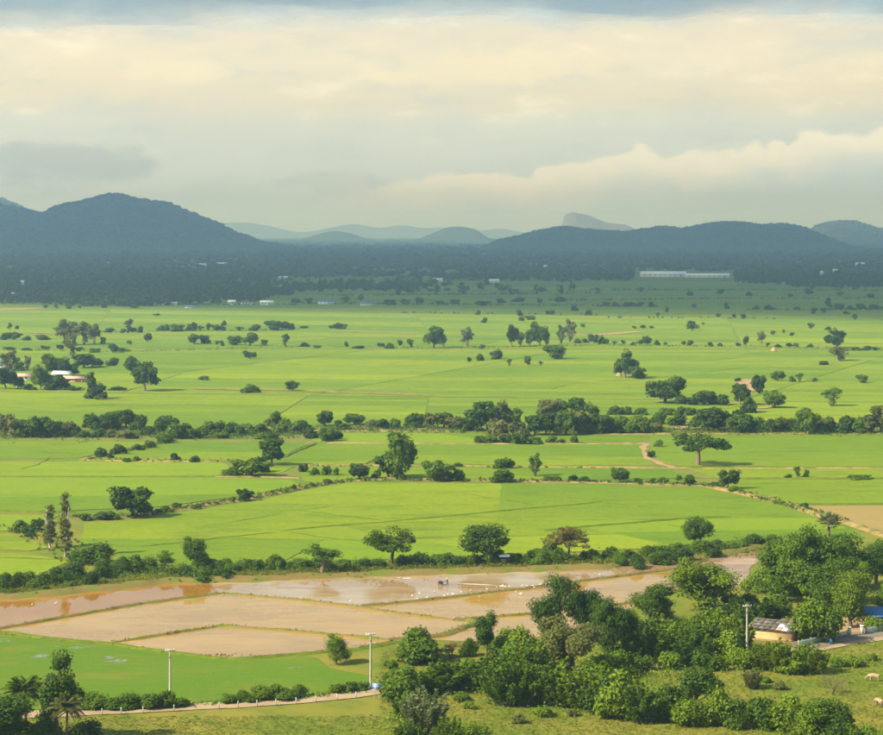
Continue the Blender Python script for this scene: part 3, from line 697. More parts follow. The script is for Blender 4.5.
# ------------------------------------------------------------------ vegetation
def ndir(n, rng):
    d = rng.normal(size=(n, 3)); return d / np.linalg.norm(d, axis=1, keepdims=True)
def limb(mb, a, b, r0, r1, rng, bend=0.12, seg=5, n=4, mat=0):
    a, b = np.array(a, float), np.array(b, float); L = np.linalg.norm(b - a); o = rng.normal(size=3) * L * bend
    pts = [a + (b - a) * s + o * math.sin(math.pi * s) for s in np.linspace(0, 1, n)]
    mb.tube(pts, list(np.linspace(r0, r1, n)), seg, mat)
def clusters(rng, n, W, z0, z1, form):
    """centres of leaf clumps through a crown"""
    C = []; lobes = []
    while len(C) < n:
        d = ndir(1, rng)[0]; r = rng.random() ** 0.38
        if form == 'umbrella':
            if d[2] < -0.1: continue
            p = d * r; z = z0 + (z1 - z0) * (0.25 + 0.75 * max(0, p[2])) - (p[0] ** 2 + p[1] ** 2) * (z1 - z0) * 0.25
            C.append((p[0] * W / 2, p[1] * W / 2, z))
        elif form == 'bush':
            if d[2] < -0.05: d[2] = -d[2]
            if not lobes:
                for k in range(7):
                    e = ndir(1, rng)[0]; e[2] = abs(e[2]) * .8; lobes.append((e * rng.uniform(.35, .9), rng.uniform(.2, .48)))
                lobes.append((np.zeros(3), .5))
            lc, lr = lobes[rng.integers(len(lobes))]; p = lc + d * r * lr; C.append((p[0] * W / 2, p[1] * W / 2, z0 + (z1 - z0) * max(0.08, p[2])))
        elif form == 'cone':
            s = rng.random(); w = (1 - s) ** 0.7 * 0.9 + 0.12; a = rng.uniform(0, 6.283); q = rng.random() ** .5
            C.append((math.cos(a) * q * w * W / 2, math.sin(a) * q * w * W / 2, z0 + (z1 - z0) * s))
        else:
            if not lobes:
                for k in range(8):
                    e = ndir(1, rng)[0]; e[2] = e[2] * .9 + .1; lobes.append((e * rng.uniform(.45, .92), rng.uniform(.2, .44)))
                lobes.append((np.zeros(3), .45))
            lc, lr = lobes[rng.integers(len(lobes))]; p = lc + d * r * lr
            C.append((p[0] * W / 2, p[1] * W / 2, (z0 + z1) / 2 + p[2] * (z1 - z0) / 2))
    return np.array(C)
def make_plant(seed, form, W, H, base, ncl, clr, per, leaf, trunk_r=0.25, flat=0.75, trunks=1, up=0.35, gap=0.0):
    rng = np.random.default_rng(seed); crown, wood = MB(), MB()
    z0, z1 = H * base + clr * 0.4, H - clr * flat
    C = clusters(rng, ncl, max(0.2, W - 2 * clr), z0, z1, form)
    for c in C:
        cr = clr * rng.uniform(0.5, 1.4); m = int(per * rng.uniform(0.7, 1.2))
        d = ndir(m, rng); rr_ = rng.uniform(0.45, 1.08, (m, 1)) ** 0.7
        P = c + d * rr_ * np.array([cr, cr, cr * flat]) + rng.normal(size=(m, 3)) * clr * 0.06
        P[:, 2] = np.maximum(P[:, 2], 0.05)
        nr = d * 0.75 + np.array([0, 0, up]) + rng.normal(size=(m, 3)) * 0.45
        ti = np.clip(rng.normal(0.45, 0.17) + rng.normal(0, 0.16, m) + 0.12 * (d[:, 2]), 0, 1)
        crown.leaves(P, nr, leaf * rng.uniform(0.7, 1.3, m), ti, 0.6, rng=rng)
    top = H * (max(base, 0.05) + (1 - base) * (0.35 if form != 'cone' else 0.9))
    for k in range(trunks):
        a = rng.uniform(0, 6.28); o = np.array([math.cos(a), math.sin(a), 0]) * (0.0 if trunks == 1 else trunk_r * 1.5)
        lean = rng.normal(size=3) * 0.04 * H; lean[2] = 0
        tp = np.array([0, 0, top]) + lean + o * 3
        limb(wood, o - np.array([0, 0, 0.15]), tp, trunk_r * 1.25, trunk_r * 0.5, rng, 0.04, 6, 5)
        for c in C[k::trunks][:max(6, int(ncl * 0.45 / trunks))]:
            s = rng.uniform(0.55, 0.95); a0 = o + (tp - o) * s
            limb(wood, a0, c, trunk_r * 0.42, trunk_r * 0.10, rng, 0.10, 4, 4)
    return crown, wood

PROTO = {}
def measure(d):
    v = np.concatenate(d['crown'].v); d['W'] = 2 * float(np.percentile(np.hypot(v[:, 0], v[:, 1]), 94)); d['H'] = float(np.percentile(v[:, 2], 99.5)); return d
def proto(kind, variants, W, H, **k):
    L = []
    for s in range(variants):
        crown, wood = make_plant(hash_seed(kind) + s, W=W, H=H, **k)
        L.append(measure(dict(crown=crown, wood=wood)))
    PROTO[kind] = L
def hash_seed(kind): return sum(ord(c) * (i + 3) for i, c in enumerate(kind)) * 17 % 9973
proto('round', 3, 7.0, 8.0, form='ball', base=0.05, ncl=54, clr=1.25, per=165, leaf=0.158, trunk_r=0.22)
proto('broad', 4, 11.0, 11.5, form='ball', base=-0.02, ncl=84, clr=1.55, per=210, leaf=0.186, trunk_r=0.34)
proto('umbrella', 3, 11.0, 7.6, form='umbrella', base=0.40, ncl=40, clr=1.05, per=121, leaf=0.184, trunk_r=0.26, flat=0.6)
proto('tallow', 3, 5.4, 9.5, form='ball', base=0.02, ncl=60, clr=1.0, per=150, leaf=0.165, trunk_r=0.18)
proto('bush', 4, 5.0, 3.6, form='bush', base=0.0, ncl=34, clr=0.85, per=146, leaf=0.144, trunk_r=0.10, trunks=3, flat=0.85)
proto('lowbush', 3, 4.6, 2.0, form='bush', base=0.0, ncl=26, clr=0.6, per=95, leaf=0.152, trunk_r=0.06, trunks=3)
proto('slim', 2, 2.9, 12.5, form='cone', base=0.10, ncl=44, clr=0.55, per=63, leaf=0.176, trunk_r=0.16)
proto('airy', 3, 6.5, 9.0, form='ball', base=0.16, ncl=36, clr=0.85, per=72, leaf=0.176, trunk_r=0.16, trunks=2)
# coarser leaves for things seen smaller
proto('m_round', 4, 7.0, 7.0, form='ball', base=-0.04, ncl=46, clr=1.02, per=66, leaf=0.336, trunk_r=0.25)
proto('m_broad', 3, 11.0, 9.0, form='ball', base=-0.04, ncl=72, clr=1.2, per=75, leaf=0.368, trunk_r=0.35)
proto('m_bush', 4, 6.0, 3.6, form='bush', base=0.0, ncl=40, clr=0.78, per=60, leaf=0.304, trunk_r=0.12, trunks=2, flat=0.8)
proto('m_airy', 3, 7.0, 10.0, form='ball', base=0.04, ncl=36, clr=0.9, per=49, leaf=0.320, trunk_r=0.22, trunks=3)
proto('m_umbrella', 2, 13.0, 8.0, form='umbrella', base=0.40, ncl=32, clr=1.35, per=81, leaf=0.304, trunk_r=0.38, flat=0.55)

def make_feather(seed, W, H, nst, per, leaf, droop=0.5):
    """shrub of many upright leafy shoots (bamboo, leucaena)"""
    rng = np.random.default_rng(seed); crown, wood = MB(), MB()
    for k in range(nst):
        a = rng.uniform(0, 6.283); q = rng.random() ** 0.6; h = H * rng.uniform(0.55, 1.0) * (1 - 0.35 * q)
        b0 = np.array([math.cos(a), math.sin(a), 0]) * q * W * 0.22
        tp = np.array([math.cos(a) * q * W * 0.5, math.sin(a) * q * W * 0.5, h]); mid = (b0 + tp) / 2 + np.array([0, 0, h * 0.12])
        pts = [(1 - s) ** 2 * b0 + 2 * s * (1 - s) * mid + s * s * tp for s in np.linspace(0, 1, 5)]
        wood.tube(pts, list(np.linspace(0.05, 0.012, 5)), 4)
        s = rng.uniform(0.12, 1.02, per)[:, None]; P = (1 - s) ** 2 * b0 + 2 * s * (1 - s) * mid + s * s * tp
        d = ndir(per, rng); d[:, 2] = np.abs(d[:, 2]) * 0.4 - 0.15
        P = P + d * 0.10 * W * (1.25 - s); P[:, 2] = np.maximum(P[:, 2], 0.05)
        tg = d + (tp - b0) / h * 0.8 - np.array([0, 0, droop])
        nr = np.cross(tg, rng.normal(size=(per, 3))) + np.array([0, 0, 0.5])
        crown.leaves(P, nr, leaf * rng.uniform(0.7, 1.3, per), np.clip(rng.normal(0.5, .15) + rng.normal(0, .16, per) + 0.2 * (s[:, 0] - .5), 0, 1), 0.42, rng=rng, tang=tg)
    return crown, wood
PROTO['feather'] = [measure(dict(zip(('crown', 'wood'), make_feather(300 + s, 5.0, 5.0, 48, 110, 0.20)))) for s in range(4)]

def make_palm(seed, H, fan):
    rng = np.random.default_rng(seed); crown, wood = MB(), MB()
    lean = rng.normal(size=2) * 0.03 * H; top = np.array([lean[0], lean[1], H * 0.86])
    wood.tube([np.array([0, 0, -0.1]), top * np.array([.3, .3, .5]), top], [0.26, 0.20, 0.17], 7)
    if fan:
        for k in range(34):
            d = ndir(1, rng)[0]; d[2] = d[2] * 0.9 + 0.15; L = rng.uniform(0.9, 1.3); hub = top + d * L
            wood.tube([top, hub], [0.04, 0.025], 4)
            e1 = np.cross(d, [0, 0, 1.0]) + 1e-6; e1 /= np.linalg.norm(e1); e2 = d
            for q in np.linspace(-2.0, 2.0, 12):
                t_ = e2 * math.cos(q) + e1 * math.sin(q); t_[2] -= 0.15; c = hub + t_ * 0.45
                crown.leaves(c[None], (np.cross(d, e1) + rng.normal(size=3) * .2)[None], 0.50, [np.clip(rng.normal(.55, .2), 0, 1)], 0.22, rng=rng, tang=t_[None])
    else:
        for k in range(30):
            a = 2.399 * k + rng.uniform(-.2, .2); el = rng.uniform(-0.25, 1.15); L = rng.uniform(2.6, 3.6)
            pts = [top + np.array([math.cos(a) * s * L * math.cos(el) , math.sin(a) * s * L * math.cos(el), s * L * math.sin(el) - 1.5 * s * s * (1.1 - el * .4)]) for s in np.linspace(0, 1, 9)]
            wood.tube(pts, list(np.linspace(0.035, 0.01, 9)), 3, cap=False)
            side = np.array([-math.sin(a), math.cos(a), 0])
            for s in np.linspace(0.12, 1, 26):
                f = s * 8; i = min(7, int(f)); p = pts[i] + (pts[i + 1] - pts[i]) * (f - i); ax = pts[i + 1] - pts[i]; ax /= np.linalg.norm(ax)
                for sg in (-1, 1):
                    tg = side * sg + ax * 0.55 - np.array([0, 0, 0.45]); ln = 0.55 * (1 - 0.5 * abs(s - .45))
                    crown.leaves((p + tg / np.linalg.norm(tg) * ln)[None], (np.array([0, 0, 1.0]) + side * sg * .4 + rng.normal(size=3) * .15)[None], ln, [np.clip(rng.normal(.5, .2), 0, 1)], 0.16, rng=rng, tang=tg[None])
    return crown, wood
PROTO['fanpalm'] = [dict(zip(('crown', 'wood'), make_palm(410 + s, 13.0, True)), W=4.6, H=13.0) for s in range(2)]
PROTO['coconut'] = [dict(zip(('crown', 'wood'), make_palm(420 + s, 8.0, False)), W=6.4, H=8.0) for s in range(2)]
def make_bare(seed):
    rng = np.random.default_rng(seed); wood = MB()
    def grow(a, d, L, r, lv):
        b = a + d * L; limb(wood, a, b, r, r * 0.55, rng, 0.06, 4, 4)
        if lv:
            for _ in range(4):
                dd = d * 0.8 + rng.normal(size=3) * 0.5; dd[2] = abs(dd[2]) * 0.8 + .12; dd /= np.linalg.norm(dd)
                grow(a + d * L * rng.uniform(.4, 1), dd, L * rng.uniform(.5, .75), r * .55, lv - 1)
    for _ in range(5):
        d = rng.normal(size=3) * np.array([.5, .5, .2]) + np.array([0, 0, 1.0]); grow(np.array([0, 0, -.05]), d / np.linalg.norm(d), 2.0, 0.05, 2)
    return wood

MESH = {}
def proto_mesh(kind, v, part):
    key = (kind, v, part)
    if key not in MESH:
        p = PROTO[kind][v]
        if part == 'crown': MESH[key] = p['crown'].mesh(kind + '_crown', [K['leaf_mid']])
        elif part == 'wood': MESH[key] = p['wood'].mesh(kind + '_trunk', [K['bark']])
        else:
            b = MB(); b.v = list(p['crown'].v); b.f = list(p['crown'].f); b.t = list(p['crown'].t); b.mi = list(p['crown'].mi); b.n = p['crown'].n
            off = b.n
            for v_, f_, t_, m_ in zip(p['wood'].v, p['wood'].f, p['wood'].t, p['wood'].mi):
                b.v.append(v_); b.f.append(f_ + off); b.t.append(t_); b.mi.append(m_ + 1); b.n += len(v_)
            MESH[key] = b.mesh(kind + '_whole', [K['leaf_mid'], K['bark']])
    return MESH[key]
def setmat(o, i, m):
    sl = o.material_slots[i]
    if sl.material != m: sl.link = 'OBJECT'; sl.material = m

CAT = dict(fanpalm='palm tree', coconut='palm tree', bush='bush', lowbush='shrub', m_bush='bush', feather='shrub')
def plant(px, py, h, w, kind, mat, label, group=None, name=None, z=0.0, small=False, rot=None, bark='bark', cat=None):
    """px, py: foot in the photograph; h, w: its size there"""
    p = G(px, py); s = depth(py) / FPX; Hm, Wm = h * s, w * s
    L = PROTO[kind]; v = rnd.randrange(len(L)); P = L[v]
    sx = Wm / P['W'] * rnd.uniform(.95, 1.05); sy = Wm / P['W'] * rnd.uniform(.75, 1.15); sz = Hm / P['H']
    rz = rnd.uniform(0, 6.283) if rot is None else rot
    cat = cat or CAT.get(kind, 'tree'); nm = name or {'tree': 'tree', 'bush': 'bush', 'shrub': 'shrub', 'palm tree': 'palm_tree'}[cat]
    if small:
        o = link(nm, proto_mesh(kind, v, 'all')); setmat(o, 0, K[mat]); setmat(o, 1, K[bark])
        o.location = (p.x, p.y, z); o.rotation_euler = (0, 0, rz); o.scale = (sx, sy, sz)
    else:
        o = empty(nm, (p.x, p.y, z), rz); o.scale = (sx, sy, sz)
        c = link('crown' if cat in ('tree', 'palm tree') else 'foliage', proto_mesh(kind, v, 'crown'), o); setmat(c, 0, K[mat])
        t_ = link('trunk' if cat in ('tree', 'palm tree') else 'stems', proto_mesh(kind, v, 'wood'), o); setmat(t_, 0, K[bark])
    tag(o, label, cat, group); return o

# ---- the trees one can point to, each with its own words
T = plant
T(197, 571, 33, 31, 'round', 'leaf_dark', 'compact dark round-headed tree with short trunk mirrored in the brown paddy water')
T(391, 566, 37, 50, 'umbrella', 'leaf_mid', 'spreading light-limbed tree on the paddy bank beside a dark round tree')
T(486, 565, 40, 44, 'round', 'leaf_dark', 'dark leafy tree with bare trunk standing beside the white-roofed field hut')
T(566, 560, 33, 46, 'umbrella', 'leaf_yellow', 'yellowing flat-topped tree on the far bank of the flooded paddy')
T(320, 575, 30, 36, 'airy', 'leaf_mid', 'loose open-branched tree growing out of the hedge above the flooded paddy')
T(163, 571, 20, 20, 'airy', 'leaf_mid', 'thin little tree in the bank hedge next to the compact round tree')
T(699, 549, 31, 28, 'round', 'leaf_dark', 'dark rounded tree at the edge of the bright rice beside the mud flat')
T(65, 557, 64, 15, 'slim', 'leaf_olive', 'tall slender pale-trunked tree beside a rice field corner', bark='bark_pale')
T(50, 548, 43, 13, 'slim', 'leaf_olive', 'slender half-bare tree next to the tall pale-trunked one', bark='bark_pale')
T(133, 517, 30, 38, 'm_round', 'leaf_dark', 'big dark spherical tree on the bank between two bright rice fields', name='tree')
T(245, 501, 12, 14, 'm_round', 'leaf_dark', 'small dark ball-shaped tree alone on a dry field bank')
T(272, 465, 26, 28, 'm_round', 'leaf_dark', 'dark bushy tree leading a clump that runs across a field corner')
T(403, 479, 46, 28, 'm_broad', 'leaf_mid', 'tall lopsided tree rising over bushes in the middle of the rice fields')
T(388, 477, 25, 24, 'm_round', 'leaf_dark', 'rounded darker tree crowded against the tall lopsided tree')
T(698, 465, 32, 52, 'm_umbrella', 'leaf_dark', 'wide umbrella-crowned tree alone in bright rice beside a dirt path')
T(728, 489, 19, 20, 'm_round', 'leaf_dark', 'dense upright bush-like tree at the bend of the weedy field bank')
T(535, 476, 23, 15, 'm_airy', 'leaf_mid', 'small open tree standing by itself on a straight bank')
T(798, 477, 11, 9, 'm_airy', 'leaf_mid', 'very small upright tree on the bank right of the umbrella tree')
T(145, 391, 29, 35, 'm_broad', 'leaf_dark', 'broad dark tree with several stems in front of the left hamlet')
T(92, 399, 27, 12, 'm_airy', 'leaf_dark', 'narrow tree rising behind a round bush near the hamlet roofs')
T(95, 399, 15, 25, 'm_bush', 'leaf_dark', 'rounded bush at the foot of the narrow hamlet tree', name='bush')
T(131, 366, 10, 11, 'm_round', 'leaf_dark', 'small round tree alone in rice behind the hamlet')
T(625, 378, 26, 26, 'm_broad', 'leaf_dark', 'dark clump-like tree on a reddish mound in open rice')
T(637, 379, 13, 18, 'm_round', 'leaf_mid', 'lower tree leaning off the reddish mound')
T(665, 403, 26, 36, 'm_broad', 'leaf_dark', 'wide dark tree standing before the long hedgerow with bushes trailing behind')
T(740, 405, 21, 22, 'm_round', 'leaf_dark', 'dark round tree beside the orange earth track')
T(759, 394, 19, 15, 'm_round', 'leaf_dark', 'upright dark tree on the other side of the orange earth track')
T(774, 408, 17, 20, 'm_round', 'leaf_mid', 'rounded tree below the orange track with reddish soil at its foot')
T(831, 406, 18, 19, 'm_airy', 'leaf_mid', 'open little tree alone in rice above the hedgerow')
T(434, 348, 21, 18, 'm_round', 'leaf_dark', 'dark double-headed tree in the middle of the far rice fields')
T(468, 347, 20, 16, 'm_airy', 'leaf_pale', 'pale feathery tree alone on a far field bank')
T(555, 359, 13, 18, 'm_round', 'leaf_dark', 'dark flat-topped tree below a row of tall far trees')
T(692, 331, 10, 11, 'm_round', 'leaf_dark', 'dark round tree alone at the edge of the cloud shade')
T(837, 348, 18, 24, 'm_broad', 'leaf_dark', 'broad dark tree on the far bank above a pale bush')
T(838, 361, 14, 20, 'm_airy', 'leaf_olive', 'pale tangled tree directly below the broad dark one')
T(336, 664, 28, 28, 'round', 'leaf_bright', 'small bright green tree alone on the grass below the flooded paddies')
T(420, 661, 31, 48, 'bush', 'leaf_mid', 'large round leafy bush at the lower edge of the tan paddy', name='bush')
T(486, 657, 45, 25, 'tallow', 'leaf_dark', 'narrow dark tree with gaps rising beside the tan paddy')
T(503, 652, 22, 26, 'bush', 'leaf_bright', 'light green bush at the foot of the narrow dark tree', name='bush')
T(469, 656, 17, 20, 'bush', 'leaf_mid', 'dense bush on the paddy side of the narrow dark tree', name='bush')
T(451, 657, 15, 18, 'airy', 'leaf_dry', 'thin brownish shrub between the large round bush and the narrow dark tree', name='shrub')
T(426, 738, 48, 38, 'feather', 'leaf_pale', 'grey-green willowy shrub with upright shoots at the lane side')
T(700, 612, 54, 66, 'broad', 'leaf_bright', 'wide bright green tree overlapping the mud flat')
T(650, 624, 40, 50, 'broad', 'leaf_mid', 'olive-tinted rounded tree left of the grassy gap')
T(553, 640, 62, 36, 'broad', 'leaf_dark', 'tall dark tree with a domed head against the flooded paddy')
T(586, 640, 56, 38, 'broad', 'leaf_dark', 'second dark dome-headed tree overlapping the paddy edge')
T(612, 664, 66, 48, 'broad', 'leaf_dark', 'dark broad tree in the heart of the foreground thicket')
T(575, 678, 60, 62, 'broad', 'leaf_olive', 'large olive-green feathery tree in front of the dark dome-headed trees')
T(700, 719, 66, 36, 'tallow', 'leaf_dark', 'tall dark tree rising from the front hedge')
T(821, 641, 42, 52, 'bush', 'leaf_mid', 'big dense globe-shaped tree covering one end of the cream house', cat='tree')
T(875, 631, 14, 20, 'bush', 'leaf_bright', 'bright clipped-looking bush by the gate of the yard', name='bush')
T(828, 578, 66, 36, 'fanpalm', 'leaf_pale', 'fan palm with a pale rounded head towering over the grove', bark='bark')
T(810, 604, 78, 66, 'broad', 'leaf_mid', 'tallest broad tree in the grove below the fan palm')
T(786, 600, 54, 50, 'broad', 'leaf_mid', 'broad leafy tree on the mud-flat side of the grove')
T(852, 590, 56, 46, 'broad', 'leaf_dark', 'dark tree at the back of the grove by the weedy bank')
T(876, 584, 44, 42, 'broad', 'leaf_mid', 'leafy tree at the outer back edge of the grove')
T(833, 614, 56, 50, 'broad', 'leaf_dark', 'shaded dark tree in the middle of the grove behind the globe-shaped tree')
T(851, 628, 64, 38, 'broad', 'leaf_bright', 'light green tall tree in front of the grove beside the blue shed')
T(890, 622, 48, 26, 'broad', 'leaf_bright', 'light green tree overhanging the blue shed')
T(775, 578, 30, 34, 'round', 'leaf_mid', 'small leafy tree at the edge of the mud flat')
T(760, 592, 24, 32, 'bush', 'leaf_bright', 'yellow-green bush spilling onto the mud flat', name='bush')
T(785, 594, 26, 34, 'bush', 'leaf_bright', 'bright bush under the grove next to the mud flat', name='bush')
T(60, 742, 88, 46, 'tallow', 'leaf_dark', 'tall dark tree beside coconut palms at the lane end')
T(2, 752, 58, 62, 'broad', 'leaf_dark', 'very dark dense tree in the lower corner by the palms')
T(26, 740, 58, 46, 'coconut', 'leaf_mid', 'coconut palm with arching fronds behind the very dark tree')
T(66, 748, 48, 42, 'coconut', 'leaf_olive', 'low coconut palm with pale fronds in front of the tall dark tree')
T(44, 740, 26, 36, 'bush', 'leaf_bright', 'leafy bush filling the gap between two coconut palms', name='bush')
T(85, 742, 22, 34, 'bush', 'leaf_dark', 'dark bush at the foot of the tall tree by the lane', name='bush')
T(822, 742, 46, 50, 'airy', 'leaf_mid', 'loose leafy tree at the outer end of the front hedge')
T(752, 688, 18, 20, 'feather', 'leaf_olive', 'single olive shrub in the pasture before the roadside bushes')

HUE = dict(leaf_dark='dark green', leaf_mid='mid-green', leaf_bright='bright green', leaf_olive='olive', leaf_pale='pale grey-green', leaf_yellow='yellowish', leaf_dry='brownish')
FORM = dict(lowbush='low', feather='feathery', bush='leafy', m_round='rounded', m_broad='broad', m_bush='low', m_airy='loose', round='rounded')
def worded(label, kind, mt, px, py):
    lb = '%s %s %s' % (FORM[kind], HUE[mt], label)
    if '@' in lb:
        if 'bank' in lb: s_ = 'by the brown water' if px < 190 else ('between compact round tree and loose tree' if px < 320 else ('between loose tree and field hut' if px < 490 else ('around the yellowing tree' if px < 600 else 'by the mud flat')))
        elif 'shaded' in lb: s_ = 'by the pale-roofed shed' if px < 300 else ('near the blue-roofed farm building' if px < 470 else ('between farm building and warehouses' if px < 600 else ('in front of the white warehouses' if px < 755 else 'past the white warehouses')))
        elif 'front hedge' in lb: s_ = 'before the thicket' if px < 680 else ('around the tall dark tree' if px < 745 else 'below the grazing cows')
        else: s_ = 'behind the hamlet' if px < 150 else (('in the farther row' if py < 335 else 'in the nearer row') if px < 300 else ('beside the double-headed tree' if px < 500 else 'beyond the reddish mound tree'))
        lb = lb.replace('@', s_)
    return lb
def many(label, group, items, mats, small=False, dy=0.0, name=None):
    for it in items:
        px, py, h, w = it[:4]; kind = it[4] if len(it) > 4 else 'm_bush'
        mt = rnd.choice(mats) if len(it) < 6 else it[5]
        if py < 352 and h < 12: h, w = h * .88, w * .88
        if len(it) == 4 and py < 400: kind = rnd.choice(['m_bush', 'm_bush', 'm_round', 'm_airy', 'm_broad'])
        plant(px, py + dy, h, w, kind, mt, worded(label, kind, mt, px, py), group, small=small, name=name, cat='tree' if 'tree' in label else None)  # bushes and shrubs are filed as trees wherever their label names one
def along(pts, n, h, w, kinds, mats, label, group, spread=1.0, small=False, tall=0.12):
    xs = [p[0] for p in pts]
    for k in range(n):
        s = (k + rnd.uniform(.1, .9)) / n; px = xs[0] + (xs[-1] - xs[0]) * s
        py = float(np.interp(px, xs, [p[1] for p in pts])) + rnd.uniform(-spread, spread)
        q = rnd.uniform(*h) * (1.5 if rnd.random() < tall else 1.0)
        plant(px, py, q, rnd.uniform(*w) * (0.7 + 0.3 * q / h[1]), (kd := rnd.choice(kinds)), (mt := rnd.choice(mats)), worded(label, kd, mt, px, py), group, small=small)

# ---- foreground thicket and hedges
F_ = ['leaf_bright', 'leaf_mid', 'leaf_bright']
many('shrub in the thicket along the lane beside the blue sign', 'shrubs of the lane thicket',
     [(404, 699, 30, 38, 'bush'), (392, 689, 20, 24, 'bush'), (407, 716, 24, 32, 'feather'), (440, 692, 30, 40, 'feather'), (425, 690, 22, 30, 'bush'), (458, 689, 28, 36, 'feather'), (474, 688, 28, 34, 'bush'), (490, 690, 26, 32, 'feather'),
      (450, 744, 26, 32, 'feather'), (478, 746, 22, 30, 'bush'), (408, 748, 26, 26, 'feather')], F_)
many('shrub in the mass below the large olive tree', 'feathery shrubs below the olive tree',
     [(506, 704, 48, 44, 'feather'), (526, 704, 40, 40, 'feather'), (520, 690, 46, 40, 'feather'), (546, 704, 36, 38, 'feather'), (540, 690, 44, 44, 'feather'), (562, 705, 34, 36, 'feather'), (553, 676, 44, 40, 'feather'), (497, 682, 30, 36, 'feather'), (525, 668, 40, 40, 'bush')], F_)
many('shrub in the dense thicket between lane and flooded paddies', 'shrubs of the dense thicket behind the lane',
     [(628, 664, 24, 34, 'feather'), (642, 656, 34, 42, 'feather'), (660, 662, 34, 42, 'feather'), (676, 654, 34, 42, 'bush'), (690, 664, 36, 44, 'feather'), (708, 656, 34, 40, 'feather'), (724, 662, 30, 36, 'bush'), (737, 650, 34, 38, 'feather'), (722, 640, 30, 36, 'bush'),
      (655, 640, 26, 38, 'feather'), (700, 640, 28, 40, 'bush'), (672, 668, 16, 28, 'lowbush'), (640, 670, 14, 26, 'lowbush'), (712, 670, 14, 26, 'lowbush'), (610, 676, 26, 36, 'bush'), (595, 690, 30, 36, 'bush')], F_)
many('bush in the front hedge @', 'bushes of the front hedge',
     [(585, 708, 38, 46, 'feather'), (564, 703, 30, 34, 'bush'), (600, 712, 34, 38, 'bush'), (618, 717, 44, 44, 'bush'), (640, 721, 38, 42, 'feather'), (660, 720, 32, 34, 'bush'), (676, 720, 34, 34, 'bush'), (690, 725, 26, 32, 'bush'), (718, 724, 36, 34, 'bush'),
      (734, 726, 28, 30, 'bush'), (748, 728, 26, 30, 'feather'), (764, 729, 30, 32, 'bush'), (784, 730, 34, 36, 'bush'), (800, 734, 30, 32, 'feather'), (812, 740, 34, 36, 'bush'), (838, 746, 36, 38, 'bush'), (850, 748, 26, 32, 'bush'), (872, 748, 22, 28, 'bush'), (886, 750, 18, 26, 'bush')], ['leaf_dark', 'leaf_mid', 'leaf_mid', 'leaf_bright'])
many('roadside bush between the pasture and the cream house', 'roadside bushes by the cream house',
     [(742, 668, 18, 30, 'bush'), (756, 668, 22, 28, 'feather'), (768, 669, 26, 30, 'feather'), (782, 671, 30, 36, 'feather'), (799, 671, 26, 28, 'bush'), (815, 673, 28, 24, 'feather'), (790, 673, 18, 30, 'lowbush')], ['leaf_mid', 'leaf_bright'])
many('weedy shrub scattered in the grazed pasture', 'low shrubs in the pasture',
     [(778, 689, 8, 16, 'lowbush'), (767, 682, 6, 14, 'lowbush'), (855, 666, 9, 22, 'lowbush'), (838, 666, 8, 18, 'lowbush'), (870, 660, 7, 16, 'lowbush'), (518, 723, 9, 16, 'lowbush'), (545, 716, 9, 18, 'lowbush'), (468, 708, 7, 16, 'lowbush'), (462, 700, 7, 18, 'lowbush'), (390, 668, 8, 14, 'lowbush'), (573, 716, 7, 14, 'lowbush')], ['leaf_olive', 'leaf_mid', 'leaf_bright'])
many('bamboo-like clump behind the cream house', 'clumps behind the cream house',
     [(765, 625, 26, 34, 'feather'), (748, 628, 24, 30, 'feather'), (735, 620, 22, 28, 'feather'), (778, 616, 20, 30, 'feather'), (752, 610, 16, 28, 'bush'), (735, 605, 12, 24, 'lowbush')], ['leaf_mid', 'leaf_dark', 'leaf_olive'])
many('small bush lining the lane beside the seedling field', 'bushes lining the lane',
     [(95, 709, 16, 28, 'bush'), (112, 709, 12, 20, 'bush'), (130, 708, 16, 24, 'bush'), (150, 708, 15, 24, 'bush'), (166, 707, 16, 26, 'feather'), (180, 706, 9, 18, 'lowbush'), (229, 703, 9, 18, 'lowbush'), (245, 702, 12, 20, 'bush'), (262, 700, 14, 24, 'bush'), (280, 699, 14, 26, 'bush'),
      (299, 697, 12, 22, 'bush'), (336, 692, 9, 20, 'lowbush'), (350, 691, 9, 18, 'lowbush'), (362, 690, 8, 14, 'lowbush')], ['leaf_mid', 'leaf_bright', 'leaf_mid'])
# ---- hedge on the far bank of the flooded paddies
HB = 'bush in the paddy bank hedge @'; HG = 'bank hedge above the flooded paddies'
many(HB, HG, [(3, 590, 17, 24, 'bush'), (17, 590, 17, 24, 'bush'), (33, 589, 17, 26, 'bush'), (48, 586, 13, 20, 'bush'), (60, 583, 15, 22, 'bush'), (73, 578, 17, 24, 'bush'), (90, 586, 14, 22, 'bush', 'leaf_dark'), (105, 578, 17, 22, 'bush'), (120, 573, 16, 22, 'bush'),
     (135, 572, 16, 22, 'bush'), (150, 571, 15, 20, 'bush'), (177, 577, 11, 26, 'lowbush', 'leaf_dark'), (200, 580, 12, 34, 'lowbush', 'leaf_dark'), (222, 579, 10, 24, 'lowbush', 'leaf_dark'), (8, 596, 6, 18, 'lowbush', 'leaf_dark'), (45, 593, 8, 14, 'lowbush'), (70, 590, 9, 18, 'lowbush'),
     (93, 563, 19, 38, 'bush', 'leaf_dark'), (76, 562, 10, 16, 'lowbush')], ['leaf_mid', 'leaf_mid', 'leaf_dark'])
along([(208, 571), (300, 570), (380, 569)], 15, (9, 13), (16, 24), ['bush', 'lowbush'], ['leaf_mid', 'leaf_dark', 'leaf_mid'], HB, HG, 1.2)
along([(400, 567), (480, 565), (560, 562)], 15, (9, 14), (16, 24), ['bush', 'lowbush'], ['leaf_mid', 'leaf_dark', 'leaf_mid'], HB, HG, 1.5)
